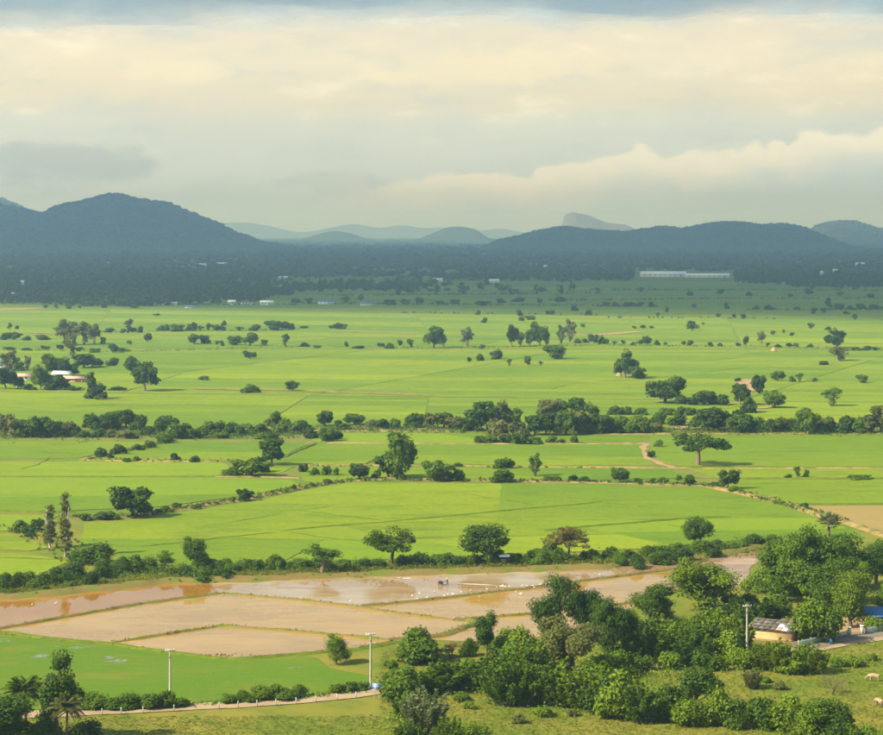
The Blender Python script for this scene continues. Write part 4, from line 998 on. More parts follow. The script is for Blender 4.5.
along([(570, 563), (640, 559), (700, 553), (760, 547)], 17, (8, 12), (16, 24), ['bush', 'lowbush'], ['leaf_mid', 'leaf_mid', 'leaf_dark'], HB, HG, 1.5)
many(HB, HG, [(525, 566, 9, 12, 'bush', 'leaf_dark'), (540, 567, 13, 20, 'bush', 'leaf_mid'), (556, 566, 9, 14, 'bush', 'leaf_dark'), (620, 566, 10, 16, 'bush'), (638, 568, 13, 24, 'bush', 'leaf_dark'), (660, 564, 13, 24, 'bush', 'leaf_dark'), (681, 561, 13, 20, 'bush', 'leaf_dark'), (713, 557, 9, 18, 'bush', 'leaf_dark'), (735, 551, 8, 14, 'bush'),
     (755, 547, 13, 22, 'bush', 'leaf_dark'), (775, 545, 10, 20, 'bush'), (800, 545, 14, 24, 'bush')], ['leaf_mid'])
# ---- bushes on the banks of the near rice fields
NB = 'small bush on a dry weedy bank between the near rice fields'; NG = 'bushes on the near field banks'
many(NB, NG, [(22, 532, 11, 18), (35, 530, 11, 16), (30, 536, 8, 14), (100, 519, 8, 22), (110, 518.5, 7, 18), (86, 520, 7, 14), (155, 513, 4, 10), (177, 508, 5, 12), (197, 509, 5, 10), (165, 512, 6, 12), (232, 501, 4, 8), (293, 490, 6, 8), (311, 487, 5, 8), (327, 484, 5, 9), (303, 472, 8, 9), (315, 475, 7, 9), (326, 475, 9, 11), (336, 475, 7, 8),
     (359, 479, 15, 20, 'm_round', 'leaf_dark'), (376, 479, 9, 10), (400, 479, 10, 14), (438, 481, 20, 26, 'm_round', 'leaf_mid'), (457, 481, 11, 16), (504, 468, 10, 20), (458, 466.5, 4, 9), (503, 482, 13, 20), (549, 481, 5, 9), (557, 481, 5, 9), (573, 481, 6, 11), (585, 481.5, 5, 12), (620, 482, 14, 17, 'm_round', 'leaf_dark'), (652, 482, 4, 7), (664, 482, 5, 11),
     (679, 480, 5, 7), (689, 485, 10, 11), (640, 482, 4, 9), (807, 477, 7, 6), (787, 478, 4, 8), (860, 479, 4, 22), (658, 447, 7, 11), (651, 457, 6, 7), (804, 508, 5, 10), (735, 492, 6, 12), (715, 487, 5, 9)], ['leaf_dark', 'leaf_mid', 'leaf_mid'], True)
many('bush in the clump trailing across a field corner', 'field corner clump', [(252, 476, 17, 32, 'm_round'), (239, 476, 13, 22), (262, 472, 15, 18), (229, 476, 6, 14)], ['leaf_mid', 'leaf_dark'], True)
many('bush on the slanting bank below the long hedgerow', 'bushes of the slanting bank', [(119, 454, 9, 16), (101, 457, 9, 12), (127, 462, 4, 8), (137, 461, 5, 8), (150, 448, 7, 13), (163, 443, 9, 16), (138, 450, 6, 12), (175, 460, 7, 10), (194, 462, 6, 10), (110, 458, 5, 8)], ['leaf_dark', 'leaf_mid'], True)
# ---- long hedgerow across the middle
H1, H1G = 'hedgerow tree in the dark stretch before the hamlet', 'left stretch of the middle hedgerow'
many(H1, H1G, [(4, 436, 22, 22, 'm_round'), (15, 437, 18, 22, 'm_round'), (25, 437, 15, 20), (34, 437, 20, 26, 'm_round'), (46, 437, 16, 24), (58, 435, 13, 20), (67, 436, 14, 18), (78, 434, 8, 16), (88, 428, 14, 18), (97, 430, 14, 18), (108, 430, 16, 20), (116, 428, 17, 20, 'm_round'), (126, 428, 18, 22, 'm_round'), (138, 430, 14, 20),
     (100, 437, 8, 16), (113, 437, 7, 16), (127, 438, 8, 20), (85, 437, 6, 18), (145, 435, 8, 18)], ['leaf_dark', 'leaf_mid', 'leaf_dark', 'leaf_mid', 'leaf_olive'], True)
H2, H2G = 'hedgerow tree in the ragged stretch beside the slanting bank', 'ragged stretch of the middle hedgerow'
many(H2, H2G, [(160, 431, 14, 18), (168, 432, 16, 20, 'm_round'), (175, 438, 15, 24), (186, 437, 14, 24), (196, 438, 10, 20), (208, 434, 12, 18), (218, 434, 12, 18), (230, 435, 12, 20), (240, 435, 10, 18), (252, 433, 9, 18), (262, 434, 10, 16), (274, 432, 20, 14, 'm_round'), (284, 433, 14, 18), (294, 433, 12, 18), (262, 439, 6, 18), (272, 439, 6, 16), (220, 438, 6, 16)], ['leaf_dark', 'leaf_mid', 'leaf_dark', 'leaf_mid', 'leaf_olive'], True)
H3, H3G = 'hedgerow bush in the thin stretch behind the tall lopsided tree', 'thin stretch of the middle hedgerow'
many(H3, H3G, [(303, 430, 10, 18), (313, 438, 10, 18), (325, 441, 13, 24), (337, 439, 8, 12), (325, 426, 15, 16, 'm_round'), (354, 425, 11, 19, 'm_round'), (340, 427, 7, 12), (372, 427, 7, 14), (384, 428, 9, 16), (396, 428, 9, 16), (410, 427, 12, 20), (420, 427, 13, 20), (433, 428, 15, 20, 'm_round'), (444, 428, 15, 18, 'm_round'), (397, 441, 9, 16, 'm_round'), (345, 430, 6, 16), (455, 429, 12, 18)], ['leaf_dark', 'leaf_mid', 'leaf_dark', 'leaf_mid', 'leaf_olive'], True)
H4, H4G = 'hedgerow tree in the thickest stretch of the long hedgerow', 'thick stretch of the middle hedgerow'
many(H4, H4G, [(468, 430, 14, 20), (477, 431, 22, 24, 'm_round'), (488, 430, 28, 28, 'm_broad'), (503, 430, 28, 24, 'm_broad'), (512, 430, 22, 20, 'm_round'), (500, 436, 16, 24), (520, 436, 14, 22), (535, 435, 20, 20, 'm_round'), (545, 420, 20, 26, 'm_broad'), (556, 418, 18, 22, 'm_round'), (577, 418, 20, 22, 'm_round'),
     (546, 435, 22, 22, 'm_round'), (556, 435, 18, 20, 'm_round'), (566, 435, 24, 22, 'm_round'), (580, 434, 24, 24, 'm_round'), (592, 433, 28, 24, 'm_broad'), (600, 434, 20, 22, 'm_round')], ['leaf_dark', 'leaf_mid', 'leaf_dark', 'leaf_mid', 'leaf_olive'], True)
many('bush in the short row before the thick hedgerow', 'short row before the thick hedgerow', [(478, 443, 7, 14), (490, 443, 7, 16), (505, 443, 8, 14), (520, 444, 11, 20), (536, 444, 7, 12), (549, 443, 7, 12), (574, 443, 8, 8), (561, 443, 4, 9)], ['leaf_dark', 'leaf_mid'], True)
H5, H5G = 'hedgerow bush in the double row behind the umbrella tree', 'double-row stretch of the middle hedgerow'
many(H5, H5G, [(608, 433, 16, 20), (618, 432, 14, 20), (630, 433, 11, 22), (645, 433, 12, 22), (655, 432, 10, 14), (615, 415, 9, 13), (625, 415, 8, 12), (640, 415, 7, 14), (667, 415, 7, 14), (678, 416, 9, 12), (692, 415, 7, 14), (660, 424, 11, 16), (675, 425, 11, 18), (697, 428, 10, 16), (708, 431, 23, 28, 'm_round'), (716, 430, 20, 22, 'm_round'), (726, 426, 12, 20),
     (740, 433, 18, 24, 'm_round'), (750, 432, 12, 18), (640, 424, 8, 16), (620, 424, 8, 18), (733, 428, 10, 16)], ['leaf_dark', 'leaf_mid', 'leaf_dark', 'leaf_mid', 'leaf_olive'], True)
many('small bush trailing beside the wide dark tree before the hedgerow', 'bushes beside the wide dark tree', [(680, 404, 9, 16), (704, 405, 14, 22, 'm_round'), (718, 405, 10, 18), (692, 405, 8, 14), (750, 413, 15, 20), (742, 420, 10, 18)], ['leaf_dark'], True)
H6, H6G = 'hedgerow tree in the stretch past the orange earth track', 'right stretch of the middle hedgerow'
many(H6, H6G, [(760, 430, 12, 20), (772, 432, 13, 20), (784, 431, 13, 20), (796, 431, 12, 18), (808, 434, 24, 24, 'm_round'), (804, 426, 18, 16, 'm_round'), (818, 432, 14, 20), (830, 432, 15, 20), (842, 433, 16, 20), (852, 432, 14, 20), (862, 433, 15, 20), (872, 433, 18, 22, 'm_round'), (882, 433, 27, 24, 'm_broad'), (892, 433, 20, 22, 'm_round')], ['leaf_dark', 'leaf_mid', 'leaf_dark', 'leaf_mid', 'leaf_olive'], True)
# ---- far rice fields
many('tree crowding the roofs of the small hamlet', 'trees around the hamlet', [(10, 370, 19, 17, 'm_airy', 'leaf_olive'), (18, 371, 9, 12), (27, 370, 14, 9, 'm_airy', 'leaf_olive'), (57, 376, 21, 27, 'm_broad'), (84, 368, 14, 24, 'm_round'), (71, 376, 13, 15, 'm_round'), (110, 366, 8, 14), (100, 367, 7, 10), (6, 389, 21, 22, 'm_broad'), (18, 389, 12, 14, 'm_round'), (41, 390, 25, 18, 'm_broad', 'leaf_mid'), (54, 390, 15, 22, 'm_round'), (65, 390, 9, 12), (73, 390.5, 4, 16), (118, 390.5, 4, 16), (30, 390, 6, 14), (92, 367, 10, 16, 'm_round')], ['leaf_dark'], True)
many('tall tree in the group behind the hamlet', 'pale trees behind the hamlet', [(64, 345, 26, 20, 'm_airy'), (74, 345, 20, 14, 'm_airy'), (83, 345, 23, 14, 'm_airy'), (95, 344, 20, 15, 'm_airy'), (71, 356, 16, 14, 'm_airy')], ['leaf_pale', 'leaf_olive'], True)
FL, FGr = 'bush in a far rice field row @', 'bush rows in the far rice fields'
many(FL, FGr, [(5, 340, 8, 12), (15, 340, 9, 14), (25.5, 340.5, 5, 11), (41, 340, 6, 15), (103, 346, 10, 8, 'm_round'), (10, 350.5, 4, 14), (27, 350.5, 3, 12), (45, 350, 5, 11), (60, 350, 6, 10), (80, 351.5, 5, 15), (95, 352.5, 4, 13), (113, 353, 9, 13, 'm_round'), (123, 352, 4, 10),
     (158, 331, 5, 9), (165, 331, 7, 9), (177, 331.5, 8, 15), (190, 331, 8, 13), (200, 331, 6, 11), (217, 331, 7, 11), (223, 331, 5, 8), (240, 331, 5, 11), (253, 331, 7, 14), (273, 330.5, 11, 17, 'm_round'), (282, 330, 10, 15, 'm_round'), (290, 329.5, 7, 10), (109, 332.5, 5, 11), (123, 333, 5, 7), (133, 333, 7, 9),
     (194, 344, 11, 18, 'm_round'), (204, 344, 10, 13, 'm_round'), (217, 345, 5, 5), (223, 346, 6, 5), (235, 345, 10, 18, 'm_round'), (250, 346, 13, 14, 'm_round'), (264, 346, 7, 9), (148, 342, 10, 9, 'm_round'), (130, 345, 5, 6),
     (305, 347, 5, 10), (318, 348, 3, 12), (332, 328.5, 4, 7), (337, 329, 7, 11), (343, 329, 6, 10), (346, 347, 6, 5), (382, 347.5, 5, 11), (390, 348.5, 6, 11), (400, 346, 7, 5), (360, 348.5, 3, 14), (482, 349, 5, 9), (304, 328.5, 3, 10),
     (602, 344, 9, 7), (607, 344, 6, 6), (615, 344.5, 4, 7), (623, 344.5, 5, 6), (633, 345.5, 4, 6), (640, 345, 6, 7), (647, 345, 10, 10, 'm_round'), (657, 345.5, 6, 6), (665, 345.5, 4, 6), (684, 345.5, 5, 6), (690, 345.5, 6, 7), (711, 346.5, 5, 7), (720, 346.5, 4, 6), (738, 347, 5, 7), (746, 346, 11, 9, 'm_round'), (768, 347, 5, 6), (778, 347.5, 4, 7), (790, 347.5, 5, 8), (797, 347.5, 5, 8), (810, 347.5, 4, 7),
     (855, 350.5, 4, 12), (865, 350.5, 5, 12), (876, 350.5, 4, 12), (594, 344, 11, 11, 'm_round'), (578, 343, 5, 8), (586, 343, 5, 8)], ['leaf_dark', 'leaf_dark', 'leaf_mid'], True)
many('bush or sapling alone among far rice plots', 'lone bushes in the far rice', [(17, 329, 4, 5), (10, 330, 8, 7, 'm_airy'), (128, 333, 14, 9, 'm_airy', 'leaf_dark'), (140, 332.5, 7, 7), (195, 331, 10, 6, 'm_airy'), (208, 331, 9, 7, 'm_airy'), (224, 326, 6, 6), (286, 347, 13, 8, 'm_airy', 'leaf_dark'), (250, 359, 8, 13), (203, 380, 4, 13), (251, 393, 8, 18), (292, 391, 10, 15, 'm_round'),
     (410, 348, 10, 9, 'm_airy'), (444, 347, 12, 9, 'm_airy'), (484, 323, 6, 7), (583, 328, 5, 5), (496, 359, 9, 18), (469, 363, 6, 5), (480, 361, 7, 7), (509, 366, 7, 5), (528, 366, 10, 7), (541, 366, 5, 4), (634, 328.5, 3, 6), (643, 328.5, 4, 7), (651, 328.5, 3, 6), (640, 379, 5, 11), (762, 344, 13, 9, 'm_airy', 'leaf_pale'), (811, 329, 7, 9, 'm_round'), (828, 331, 5, 6), (773, 335, 5, 6), (784, 333, 4, 5), (792, 336, 4, 5),
     (778, 381, 10, 15, 'm_round'), (792, 382, 6, 7), (799, 382, 9, 8), (815, 382, 4, 8), (862, 383, 8, 10, 'm_round'), (738, 382, 4, 10), (823, 365, 4, 12), (519, 316, 7, 7), (521, 321, 5, 7), (528, 320, 5, 7), (533, 320, 5, 6)], ['leaf_dark', 'leaf_mid'], True)
many('tall tree in the short line across the far fields', 'short line of tall far trees', [(512, 347, 22, 15, 'm_broad', 'leaf_dark'), (520, 346, 14, 9, 'm_airy'), (530, 346, 16, 10, 'm_round'), (540, 346, 23, 17, 'm_broad', 'leaf_dark'), (547, 346, 16, 8, 'm_airy'), (561, 344, 19, 10, 'm_airy', 'leaf_mid'), (570, 342, 23, 14, 'm_airy', 'leaf_pale')], ['leaf_mid'], True)
many('tiny tree on the shaded far plain @', 'trees on the shaded far plain', [(46, 309, 5, 6), (56, 309.5, 6, 7), (69, 309, 5, 8), (80, 309, 4, 5), (104, 308, 5, 6), (134, 308.5, 5, 10), (157, 316, 3, 8), (478, 315, 5, 6), (550, 314, 4, 9), (574, 311, 6, 10), (588, 315, 6, 8), (483, 306, 6, 17), (606, 306.5, 5, 11), (616, 306.5, 5, 8), (628, 306.5, 5, 12), (640, 306.5, 5, 10), (651, 307, 6, 6), (667, 313, 7, 6), (694, 308.5, 5, 7), (727, 309, 7, 7), (718, 317, 4, 7), (658, 317, 5, 5), (734, 317.5, 4, 5), (743, 317.5, 4, 5), (703, 325, 3, 4),
     (756, 310, 5, 9), (769, 310, 6, 11), (797, 310, 4, 9), (813, 314, 7, 10), (824, 313, 6, 9), (828, 310, 12, 9, 'm_airy'), (840, 310, 7, 12), (851, 310, 5, 9), (860, 309, 6, 10), (875, 310, 6, 13), (855, 320, 7, 6), (846, 314, 3, 8), (500, 303, 5, 9), (520, 302, 5, 14), (540, 303, 5, 10), (560, 302, 6, 14), (390, 305, 6, 14), (405, 305, 7, 10), (420, 303, 6, 12), (440, 305, 5, 12), (455, 304, 5, 10), (598, 293, 6, 9), (640, 292, 5, 10), (690, 296, 5, 8), (720, 294, 5, 9), (750, 296, 5, 9), (790, 298, 5, 8), (810, 294, 6, 10), (840, 296, 5, 9), (870, 298, 5, 10), (345, 303, 7, 12), (360, 301, 6, 10), (310, 304, 7, 14), (296, 304, 6, 12)], ['leaf_dark'], True)

# ------------------------------------------------------------------ weeds and grass
def weeds(name, label, regions, mats, seed, leaf=(0.16, 0.34)):
    """undergrowth nobody could count: little mounds of leaf blades, one mesh"""
    rng = np.random.default_rng(seed); mb = MB(); C = []; Hh = []
    for pts, width, dens, h, *zz in regions:
        P = PX(pts)
        for a, b in zip(P[:-1], P[1:]):
            L = (b - a).length; n = int(L * width * dens); s = rng.random(n); o = rng.normal(0, width * 0.33, n)
            nx = Vector((-(b - a).y, (b - a).x, 0)).normalized(); q = np.array([a.x, a.y, 0])[None] + s[:, None] * np.array([(b - a).x, (b - a).y, 0]) + o[:, None] * np.array([nx.x, nx.y, 0])
            q[:, 2] += zz[0] if zz else 0.0; C.append(q); Hh.append(h * rng.uniform(.4, 1.3, n))
    C = np.concatenate(C); Hh = np.concatenate(Hh); m = 7
    d = rng.normal(size=(len(C), m, 3)) * 0.5; d[:, :, 2] = np.abs(d[:, :, 2]) + 0.1
    P = C[:, None] + d * np.stack([Hh * .8, Hh * .8, Hh], 1)[:, None]
    sz = rng.uniform(leaf[0], leaf[1], len(C) * m); ti = np.repeat(np.clip(rng.normal(.5, .25, len(C)), 0, 1), m)
    nr = d.reshape(-1, 3) + rng.normal(size=(len(C) * m, 3)) * .5 + np.array([0, 0, .2])
    mb.leaves(P.reshape(-1, 3), nr, sz, ti, 0.5, rng=rng)
    return tag(mb.obj(name, K[mats]), label, kind='stuff')
weeds('undergrowth', 'tangled green undergrowth between the hedge bushes on the paddy bank',
      [([(-40, 588), (60, 583), (110, 575), (170, 572), (240, 570), (330, 569), (400, 567), (480, 565), (560, 562), (640, 558), (700, 552), (765, 545), (800, 543)], 14, 0.95, 1.25),
       ([(600, 565), (680, 559), (750, 550)], 8, 0.7, 0.7)], 'leaf_mid', 1)
weeds('bank_grass', 'dry yellowish grass along the edge of the flooded paddies',
      [([(-40, 596), (44, 592), (119, 584), (170, 579), (238, 577.5), (300, 575), (400, 571.5), (497, 568.5), (600, 565), (700, 556)], 6.0, 3.4, 0.5, 0.55)], 'leaf_grass', 2, (.12, .28))
weeds('bund_grass', 'short grass tufts growing on the bunds between the flooded paddies',
      [(B1, 0.9, 2.2, .25, .33), (B2, 0.8, 1.6, .22, .33), (B3, 0.9, 2.2, .25, .33), (B4, 0.9, 2.0, .25, .33), (B5[:4], .9, 1.6, .22, .33), (B5[3:], 1.8, 2.6, .4, .33), (LOW + [(190, 655), (280, 656), (392, 643)], 1.6, 1.8, .3)], 'leaf_olive', 3, (.08, .18))
weeds('bank_weeds', 'weeds growing along the banks between the near rice fields',
      [([(60, 518), (137, 517.5), (197, 507), (245, 499.5), (300, 489), (349, 481)], 4, .7, .7, .3), ([(349, 481), (490, 481), (600, 482.8), (708, 486), (745, 494), (813, 513), (844, 521.5)], 3.5, .6, .7, .3),
       ([(172, 441), (84, 460), (240, 462)], 4, .4, .8), ([(-20, 435), (150, 435), (300, 435)], 26, .3, 1.6), ([(300, 429), (470, 431), (600, 432)], 18, .3, 1.2), ([(600, 431), (760, 432), (890, 432)], 22, .3, 1.6), ([(600, 420), (760, 424)], 22, .12, 1.2),
       ([(20, 525), (70, 548), (85, 562)], 10, .3, .8), ([(0, 350.5), (130, 352), (300, 347), (450, 348.5), (600, 345.5), (800, 348), (883, 351)], 7, .16, 1.5), ([(100, 332.5), (300, 330)], 9, .16, 1.6), ([(300, 466), (600, 468)], 2, .2, .6), ([(-20, 389.5), (130, 390)], 6, .15, 1.0)],
      'leaf_mid', 4, (.22, .5))
weeds('thicket_undergrowth', 'green undergrowth filling the foreground thicket and hedges',
      [([(385, 694), (440, 688), (500, 690), (560, 690), (600, 690), (660, 662), (740, 655)], 14, .9, 1.1), ([(500, 700), (560, 703), (620, 714), (700, 720), (790, 728), (880, 746)], 7, 1.2, 1.0), ([(740, 667), (815, 671)], 5, 1.2, .9),
       ([(730, 615), (790, 618)], 22, .5, 1.0), ([(640, 640), (740, 635)], 22, .5, 1.0), ([(395, 715), (430, 735), (480, 745)], 7, 1.2, 1.0), ([(760, 590), (850, 600), (890, 600)], 25, .4, 1.2), ([(90, 709), (170, 706), (300, 698), (370, 690)], 2.5, 1.4, .5), ([(835, 664), (883, 660)], 8, .5, .5)], 'leaf_bright', 5, (.15, .32))
weeds('far_scrub', 'thin lines of low scrub along the banks of the shaded far plain',
      [([(-20, 303.5), (150, 305), (300, 305)], 16, .035, 2.0), ([(300, 304), (480, 305), (660, 307)], 12, .035, 2.2), ([(745, 310), (900, 310)], 12, .04, 2.2), ([(540, 301), (720, 299), (900, 299)], 14, .025, 2.2), ([(320, 296), (600, 293.5)], 16, .025, 2.5), ([(590, 290), (900, 291)], 18, .025, 2.6), ([(600, 318), (780, 319)], 8, .02, 1.6), ([(400, 313), (600, 315)], 8, .02, 1.6)], 'leaf_far', 12, (.6, 1.3))
def pasture_grass():
    rng = np.random.default_rng(9); mb = MB(); n = 30000
    py = rng.uniform(636, 742, n); px = rng.uniform(-20, 905, n)
    keep = ~((px < 380) & (py < 716) & (py > 630)) & ~((px < 520) & (py < 642)); px, py = px[keep], py[keep]
    Y = FPX * CAMH / (py - HYP); X = (px - CXP) / FPX * Y; n = len(X); m = 4
    h = rng.gamma(3, .045, n); c = np.stack([X, Y, np.zeros(n)], 1)[:, None] + np.concatenate([rng.normal(0, .18, (n, m, 2)), np.abs(rng.normal(0, .5, (n, m, 1))) * h[:, None, None]], 2)
    nr = rng.normal(size=(n * m, 3)) * .4 + np.array([0, 0, 1.0]); tint = np.repeat(np.clip(rng.normal(.5, .25, n), 0, 1), m)
    mb.leaves(c.reshape(-1, 3), nr, rng.uniform(.08, .2, n * m), tint, .45, rng=rng)
    tag(mb.obj('pasture_grass', K['leaf_grass']), 'rough tufted grass of the foreground pasture', kind='stuff')
pasture_grass()

# ------------------------------------------------------------------ lane, posts, poles, sign
lane('lane', PX([(-80, 719), (60, 713.5), (120, 710.5), (170, 707.8), (240, 704.5), (300, 700.3), (352, 695), (384, 690), (430, 682), (520, 675), (620, 669), (717, 661), (770, 655), (805, 650), (841, 643), (883, 637), (960, 630)]), 5.0, 0.085, K['road'], 4, 0.12, 31)
lane('paved_road', PX([(793, 646), (812, 646), (832, 640.5), (852, 637.5), (883, 632.5), (960, 622)]), 5.5, 0.093, K['asphalt'], 4, 0.12, 32)
poly_sheet('yard', PX([(752, 640), (792, 643), (850, 634), (960, 622), (960, 606), (850, 618), (770, 622)]), 0.03, K['earth'], 0.5, 4, 0, 33)
PGRP = 'posts along the lane'
for (px, py) in [(102, 715), (121, 714.2), (143, 713), (174, 711.4), (219, 708.8), (238, 707.6), (257, 706.6), (276, 705.4), (296, 704), (316, 702), (337, 700.2), (356, 698.2)]:
    p = G(px, py); e = empty('kerb_post', (p.x, p.y, 0)); h = 1.05
    b = MB(); b.box((0, 0, h / 2), (.15, .15, h), taper=.9); b.obj('post', K['concrete'], e)
    b = MB(); b.box((0, 0, h + .03), (.17, .17, .06)); b.obj('cap', K['paint_white'], e)
    tag(e, 'small pale concrete post beside the lane', 'post', PGRP)
def pole(px, py, h_px, label):
    p = G(px, py); h = h_px * depth(py) / FPX; e = empty('utility_pole', (p.x, p.y, 0), rnd.uniform(-.2, .2))
    b = MB(); b.tube([(0, 0, -.2), (0, 0, h * .5), (0, 0, h)], [.21, .18, .13], 8); b.obj('shaft', K['concrete'], e)
    b = MB(); b.box((0, -.16, h - .35), (1.7, .12, .13)); c = b.obj('crossarm', K['concrete'], e)
    for x in (-.75, -.3, .3, .75):
        b = MB(); b.tube([(x, -.16, h - .29), (x, -.16, h - .2), (x, -.16, h - .09)], [.035, .07, .04], 6); b.obj('insulator', K['paint_white'], c)
    b = MB(); b.box((0, -.2, h - 1.5), (.5, .12, .1)); b.obj('bracket', K['metal_dark'], e)
    tag(e, label, 'utility pole')
pole(170, 705, 57, 'concrete utility pole among lane bushes beside the seedling field')
pole(370.6, 689, 57, 'concrete utility pole next to the blue road sign')
pole(747, 658, 54, 'concrete utility pole rising from the thicket by the cream house')
def sign():
    p = G(376.5, 699); e = empty('road_sign', (p.x, p.y, 0), -.12)
    for x in (-.42, .42):
        b = MB(); b.tube([(x, .05, -.1), (x, .05, 2.6)], .045, 6); b.obj('post', K['concrete'], e)
    b = MB(); b.box((0, 0, 2.15), (1.5, .05, 1.0)); bd = b.obj('board', K['sign_blue'], e)
    for z, w in ((2.42, .95), (2.18, 1.1), (1.94, .75)):
        b = MB(); b.box((-.02, -.032, z), (w, .008, .08)); b.obj('text_line', K['paint_white'], bd)
    b = MB(); b.box((0, -.03, 2.62), (1.44, .006, .03)); b.obj('border', K['paint_white'], bd); b = MB(); b.box((0, -.03, 1.68), (1.44, .006, .03)); b.obj('border', K['paint_white'], bd)
    tag(e, 'small blue road sign with white lettering on two posts at the lane bend', 'sign')
sign()

# ------------------------------------------------------------------ buildings
def gable_roof(mb, L, D, z, rise, over, th=.12, half=None):
    """sheets of a pitched roof with real thickness; half=-1/1 only one slope"""
    l = L / 2 + over; d = D / 2 + over; k = rise / (D / 2)
    for s in (-1, 1) if half is None else (half,):
        a = [(-l, s * d, z - over * k), (l, s * d, z - over * k), (l, 0, z + rise), (-l, 0, z + rise)]
        t_ = [(x, y, q + th) for x, y, q in a]
        mb.add(a + t_, [(0, 1, 2, 3), (4, 5, 6, 7), (0, 1, 5, 4), (1, 2, 6, 5), (2, 3, 7, 6), (3, 0, 4, 7)])
def walls(mb, L, D, z, rise):
    l, d = L / 2, D / 2
    mb.add([(-l, -d, 0), (l, -d, 0), (l, d, 0), (-l, d, 0), (-l, -d, z), (l, -d, z), (l, d, z), (-l, d, z), (-l, 0, z + rise), (l, 0, z + rise)],
           [(0, 1, 5, 4), (2, 3, 7, 6)]); n = mb.n - 10
    mb.f.append(np.array([(0, 4, 8, 7, 3), (1, 2, 6, 9, 5)]) + n); mb.t.append(np.full(2, .5)); mb.mi.append(np.zeros(2)); 
def house(px, py, L, D, z, rise, rz, wallm, roofm, label, name='house', cat='house', nwin=3, door=True, group=None, base=0.0):
    p = G(px, py); e = empty(name, (p.x, p.y, base), rz)
    b = MB(); walls(b, L, D, z, rise); b.obj('wall', K[wallm], e)
    b = MB(); gable_roof(b, L, D, z, rise, .5); b.obj('roof', K[roofm], e)
    for k in range(nwin):
        x = -L / 2 + L * (k + .7) / (nwin + (.9 if door else .4))
        b = MB(); b.box((x, -D / 2 - .02, z * .58), (min(1.2, L / (nwin + 2)), .08, z * .34)); w = b.obj('window', K['window_dark'], e)
        b = MB(); b.box((x, -D / 2 - .05, z * .58 - z * .2), (min(1.4, L / (nwin + 2) * 1.15), .14, .08)); b.obj('sill', K['concrete'], w)
    if door:
        b = MB(); b.box((L / 2 - L * .12, -D / 2 - .03, z * .36), (min(1.1, L * .1), .08, z * .72)); b.obj('door', K['wood'], e)
    return tag(e, label, cat, group)
def cream_house():
    L, D, z, rise, rz = 8.2, 7.0, 2.35, 0.8, -0.52; p = G(791, 642); cs, sn = math.cos(rz), math.sin(rz)
    e = empty('house', (p.x - (L / 2 * cs + D / 2 * sn), p.y - (L / 2 * sn - D / 2 * cs), 0), rz)
    b = MB(); walls(b, L, D, z, rise); b.obj('wall', K['wall_cream'], e)
    for k in range(6):                    # row of small pale vents under the eaves
        x = -L / 2 + 0.75 + k * 1.34
        b = MB(); b.box((x, -D / 2 - .015, z - .42), (.7, .06, .34)); v = b.obj('vent', K['paint_white'], e)
        for s in (-.08, .08):
            b = MB(); b.box((x, -D / 2 - .05, z - .42 + s), (.6, .02, .05)); b.obj('slot', K['window_dark'], v)
    b = MB(); b.box((0, 0, .18), (L + .12, D + .12, .36)); b.obj('plinth', K['wall_orange'], e)
    b = MB(); b.box((L / 2 + .02, 0, z * .5), (.05, D - .3, z * .96)); b.obj('shaded_end_wall', K['wall_orange'], e)  # end wall's shade put into the colour of a darker orange panel
    b = MB(); b.box((L / 2 + .06, -1.2, 1.05), (.08, 1.0, 2.1)); b.obj('door', K['wood'], e)
    rf = empty('roof'); rf.parent = e
    k = rise / (D / 2); over = .7
    for s in (-1, 1):                     # overlapping fibre-cement sheets, each its own piece
        for row in range(3):
            for c in range(8):
                x0 = -L / 2 - .6 + c * (L + 1.2) / 8; w = (L + 1.2) / 8 + .05
                d0 = (D / 2 + over) * (1 - row / 3) + .08; d1 = (D / 2 + over) * (1 - (row + 1) / 3)
                lift = .05 + .03 * row + .012 * (c % 2) + rnd.uniform(0, .02)
                zz = lambda d: z + rise - d * k + lift
                b = MB(); a = [(x0, s * d0, zz(d0)), (x0 + w, s * d0, zz(d0)), (x0 + w, s * d1, zz(d1)), (x0, s * d1, zz(d1))]; t_ = [(x, y, q + .04) for x, y, q in a]
                b.add(a + t_, [(0, 1, 2, 3), (4, 5, 6, 7), (0, 1, 5, 4), (1, 2, 6, 5), (2, 3, 7, 6), (3, 0, 4, 7)])
                mt = 'roof_white' if (s == -1 and ((row, c) in ((1, 5), (0, 6)))) else ('roof_rust' if rnd.random() < .06 else 'roof_grey')
                b.obj('roof_sheet', K[mt], rf)
    b = MB(); b.tube([(-L / 2 - .65, 0, z + rise + .16), (L / 2 + .65, 0, z + rise + .16)], .13, 6); b.obj('ridge_cap', K['roof_grey'], rf)
    tag(e, 'long low cream house with patched grey sheet roof beside the globe-shaped tree', 'house')
cream_house()
def picket(a, b_, n, h, label, m):
    A, B = G(*a), G(*b_); L = (B - A).length; e = empty('fence', A, math.atan2(B.y - A.y, B.x - A.x))
    for k in range(n):
        x = L * (k + .5) / n; b = MB(); b.box((x, 0, h / 2), (L / n * .62, .05, h * rnd.uniform(.96, 1.03))); b.obj('picket', K[m], e)
    for z in (h * .25, h * .78):
        b = MB(); b.box((L / 2, .045, z), (L, .04, .1)); b.obj('rail', K[m], e)
    for k in range(5):
        b = MB(); b.box((L * k / 4, .13, h / 2 + .05), (.16, .16, h + .1)); b.obj('post', K['concrete'], e)
    tag(e, label, 'fence')
picket((799, 647), (848, 636.5), 44, 1.25, 'faded blue-green picket fence along the road before the globe-shaped tree', 'fence_teal')
picket((866, 634), (910, 627), 36, 1.3, 'grey-green picket fence past the gate pillar by the blue shed', 'fence_teal')
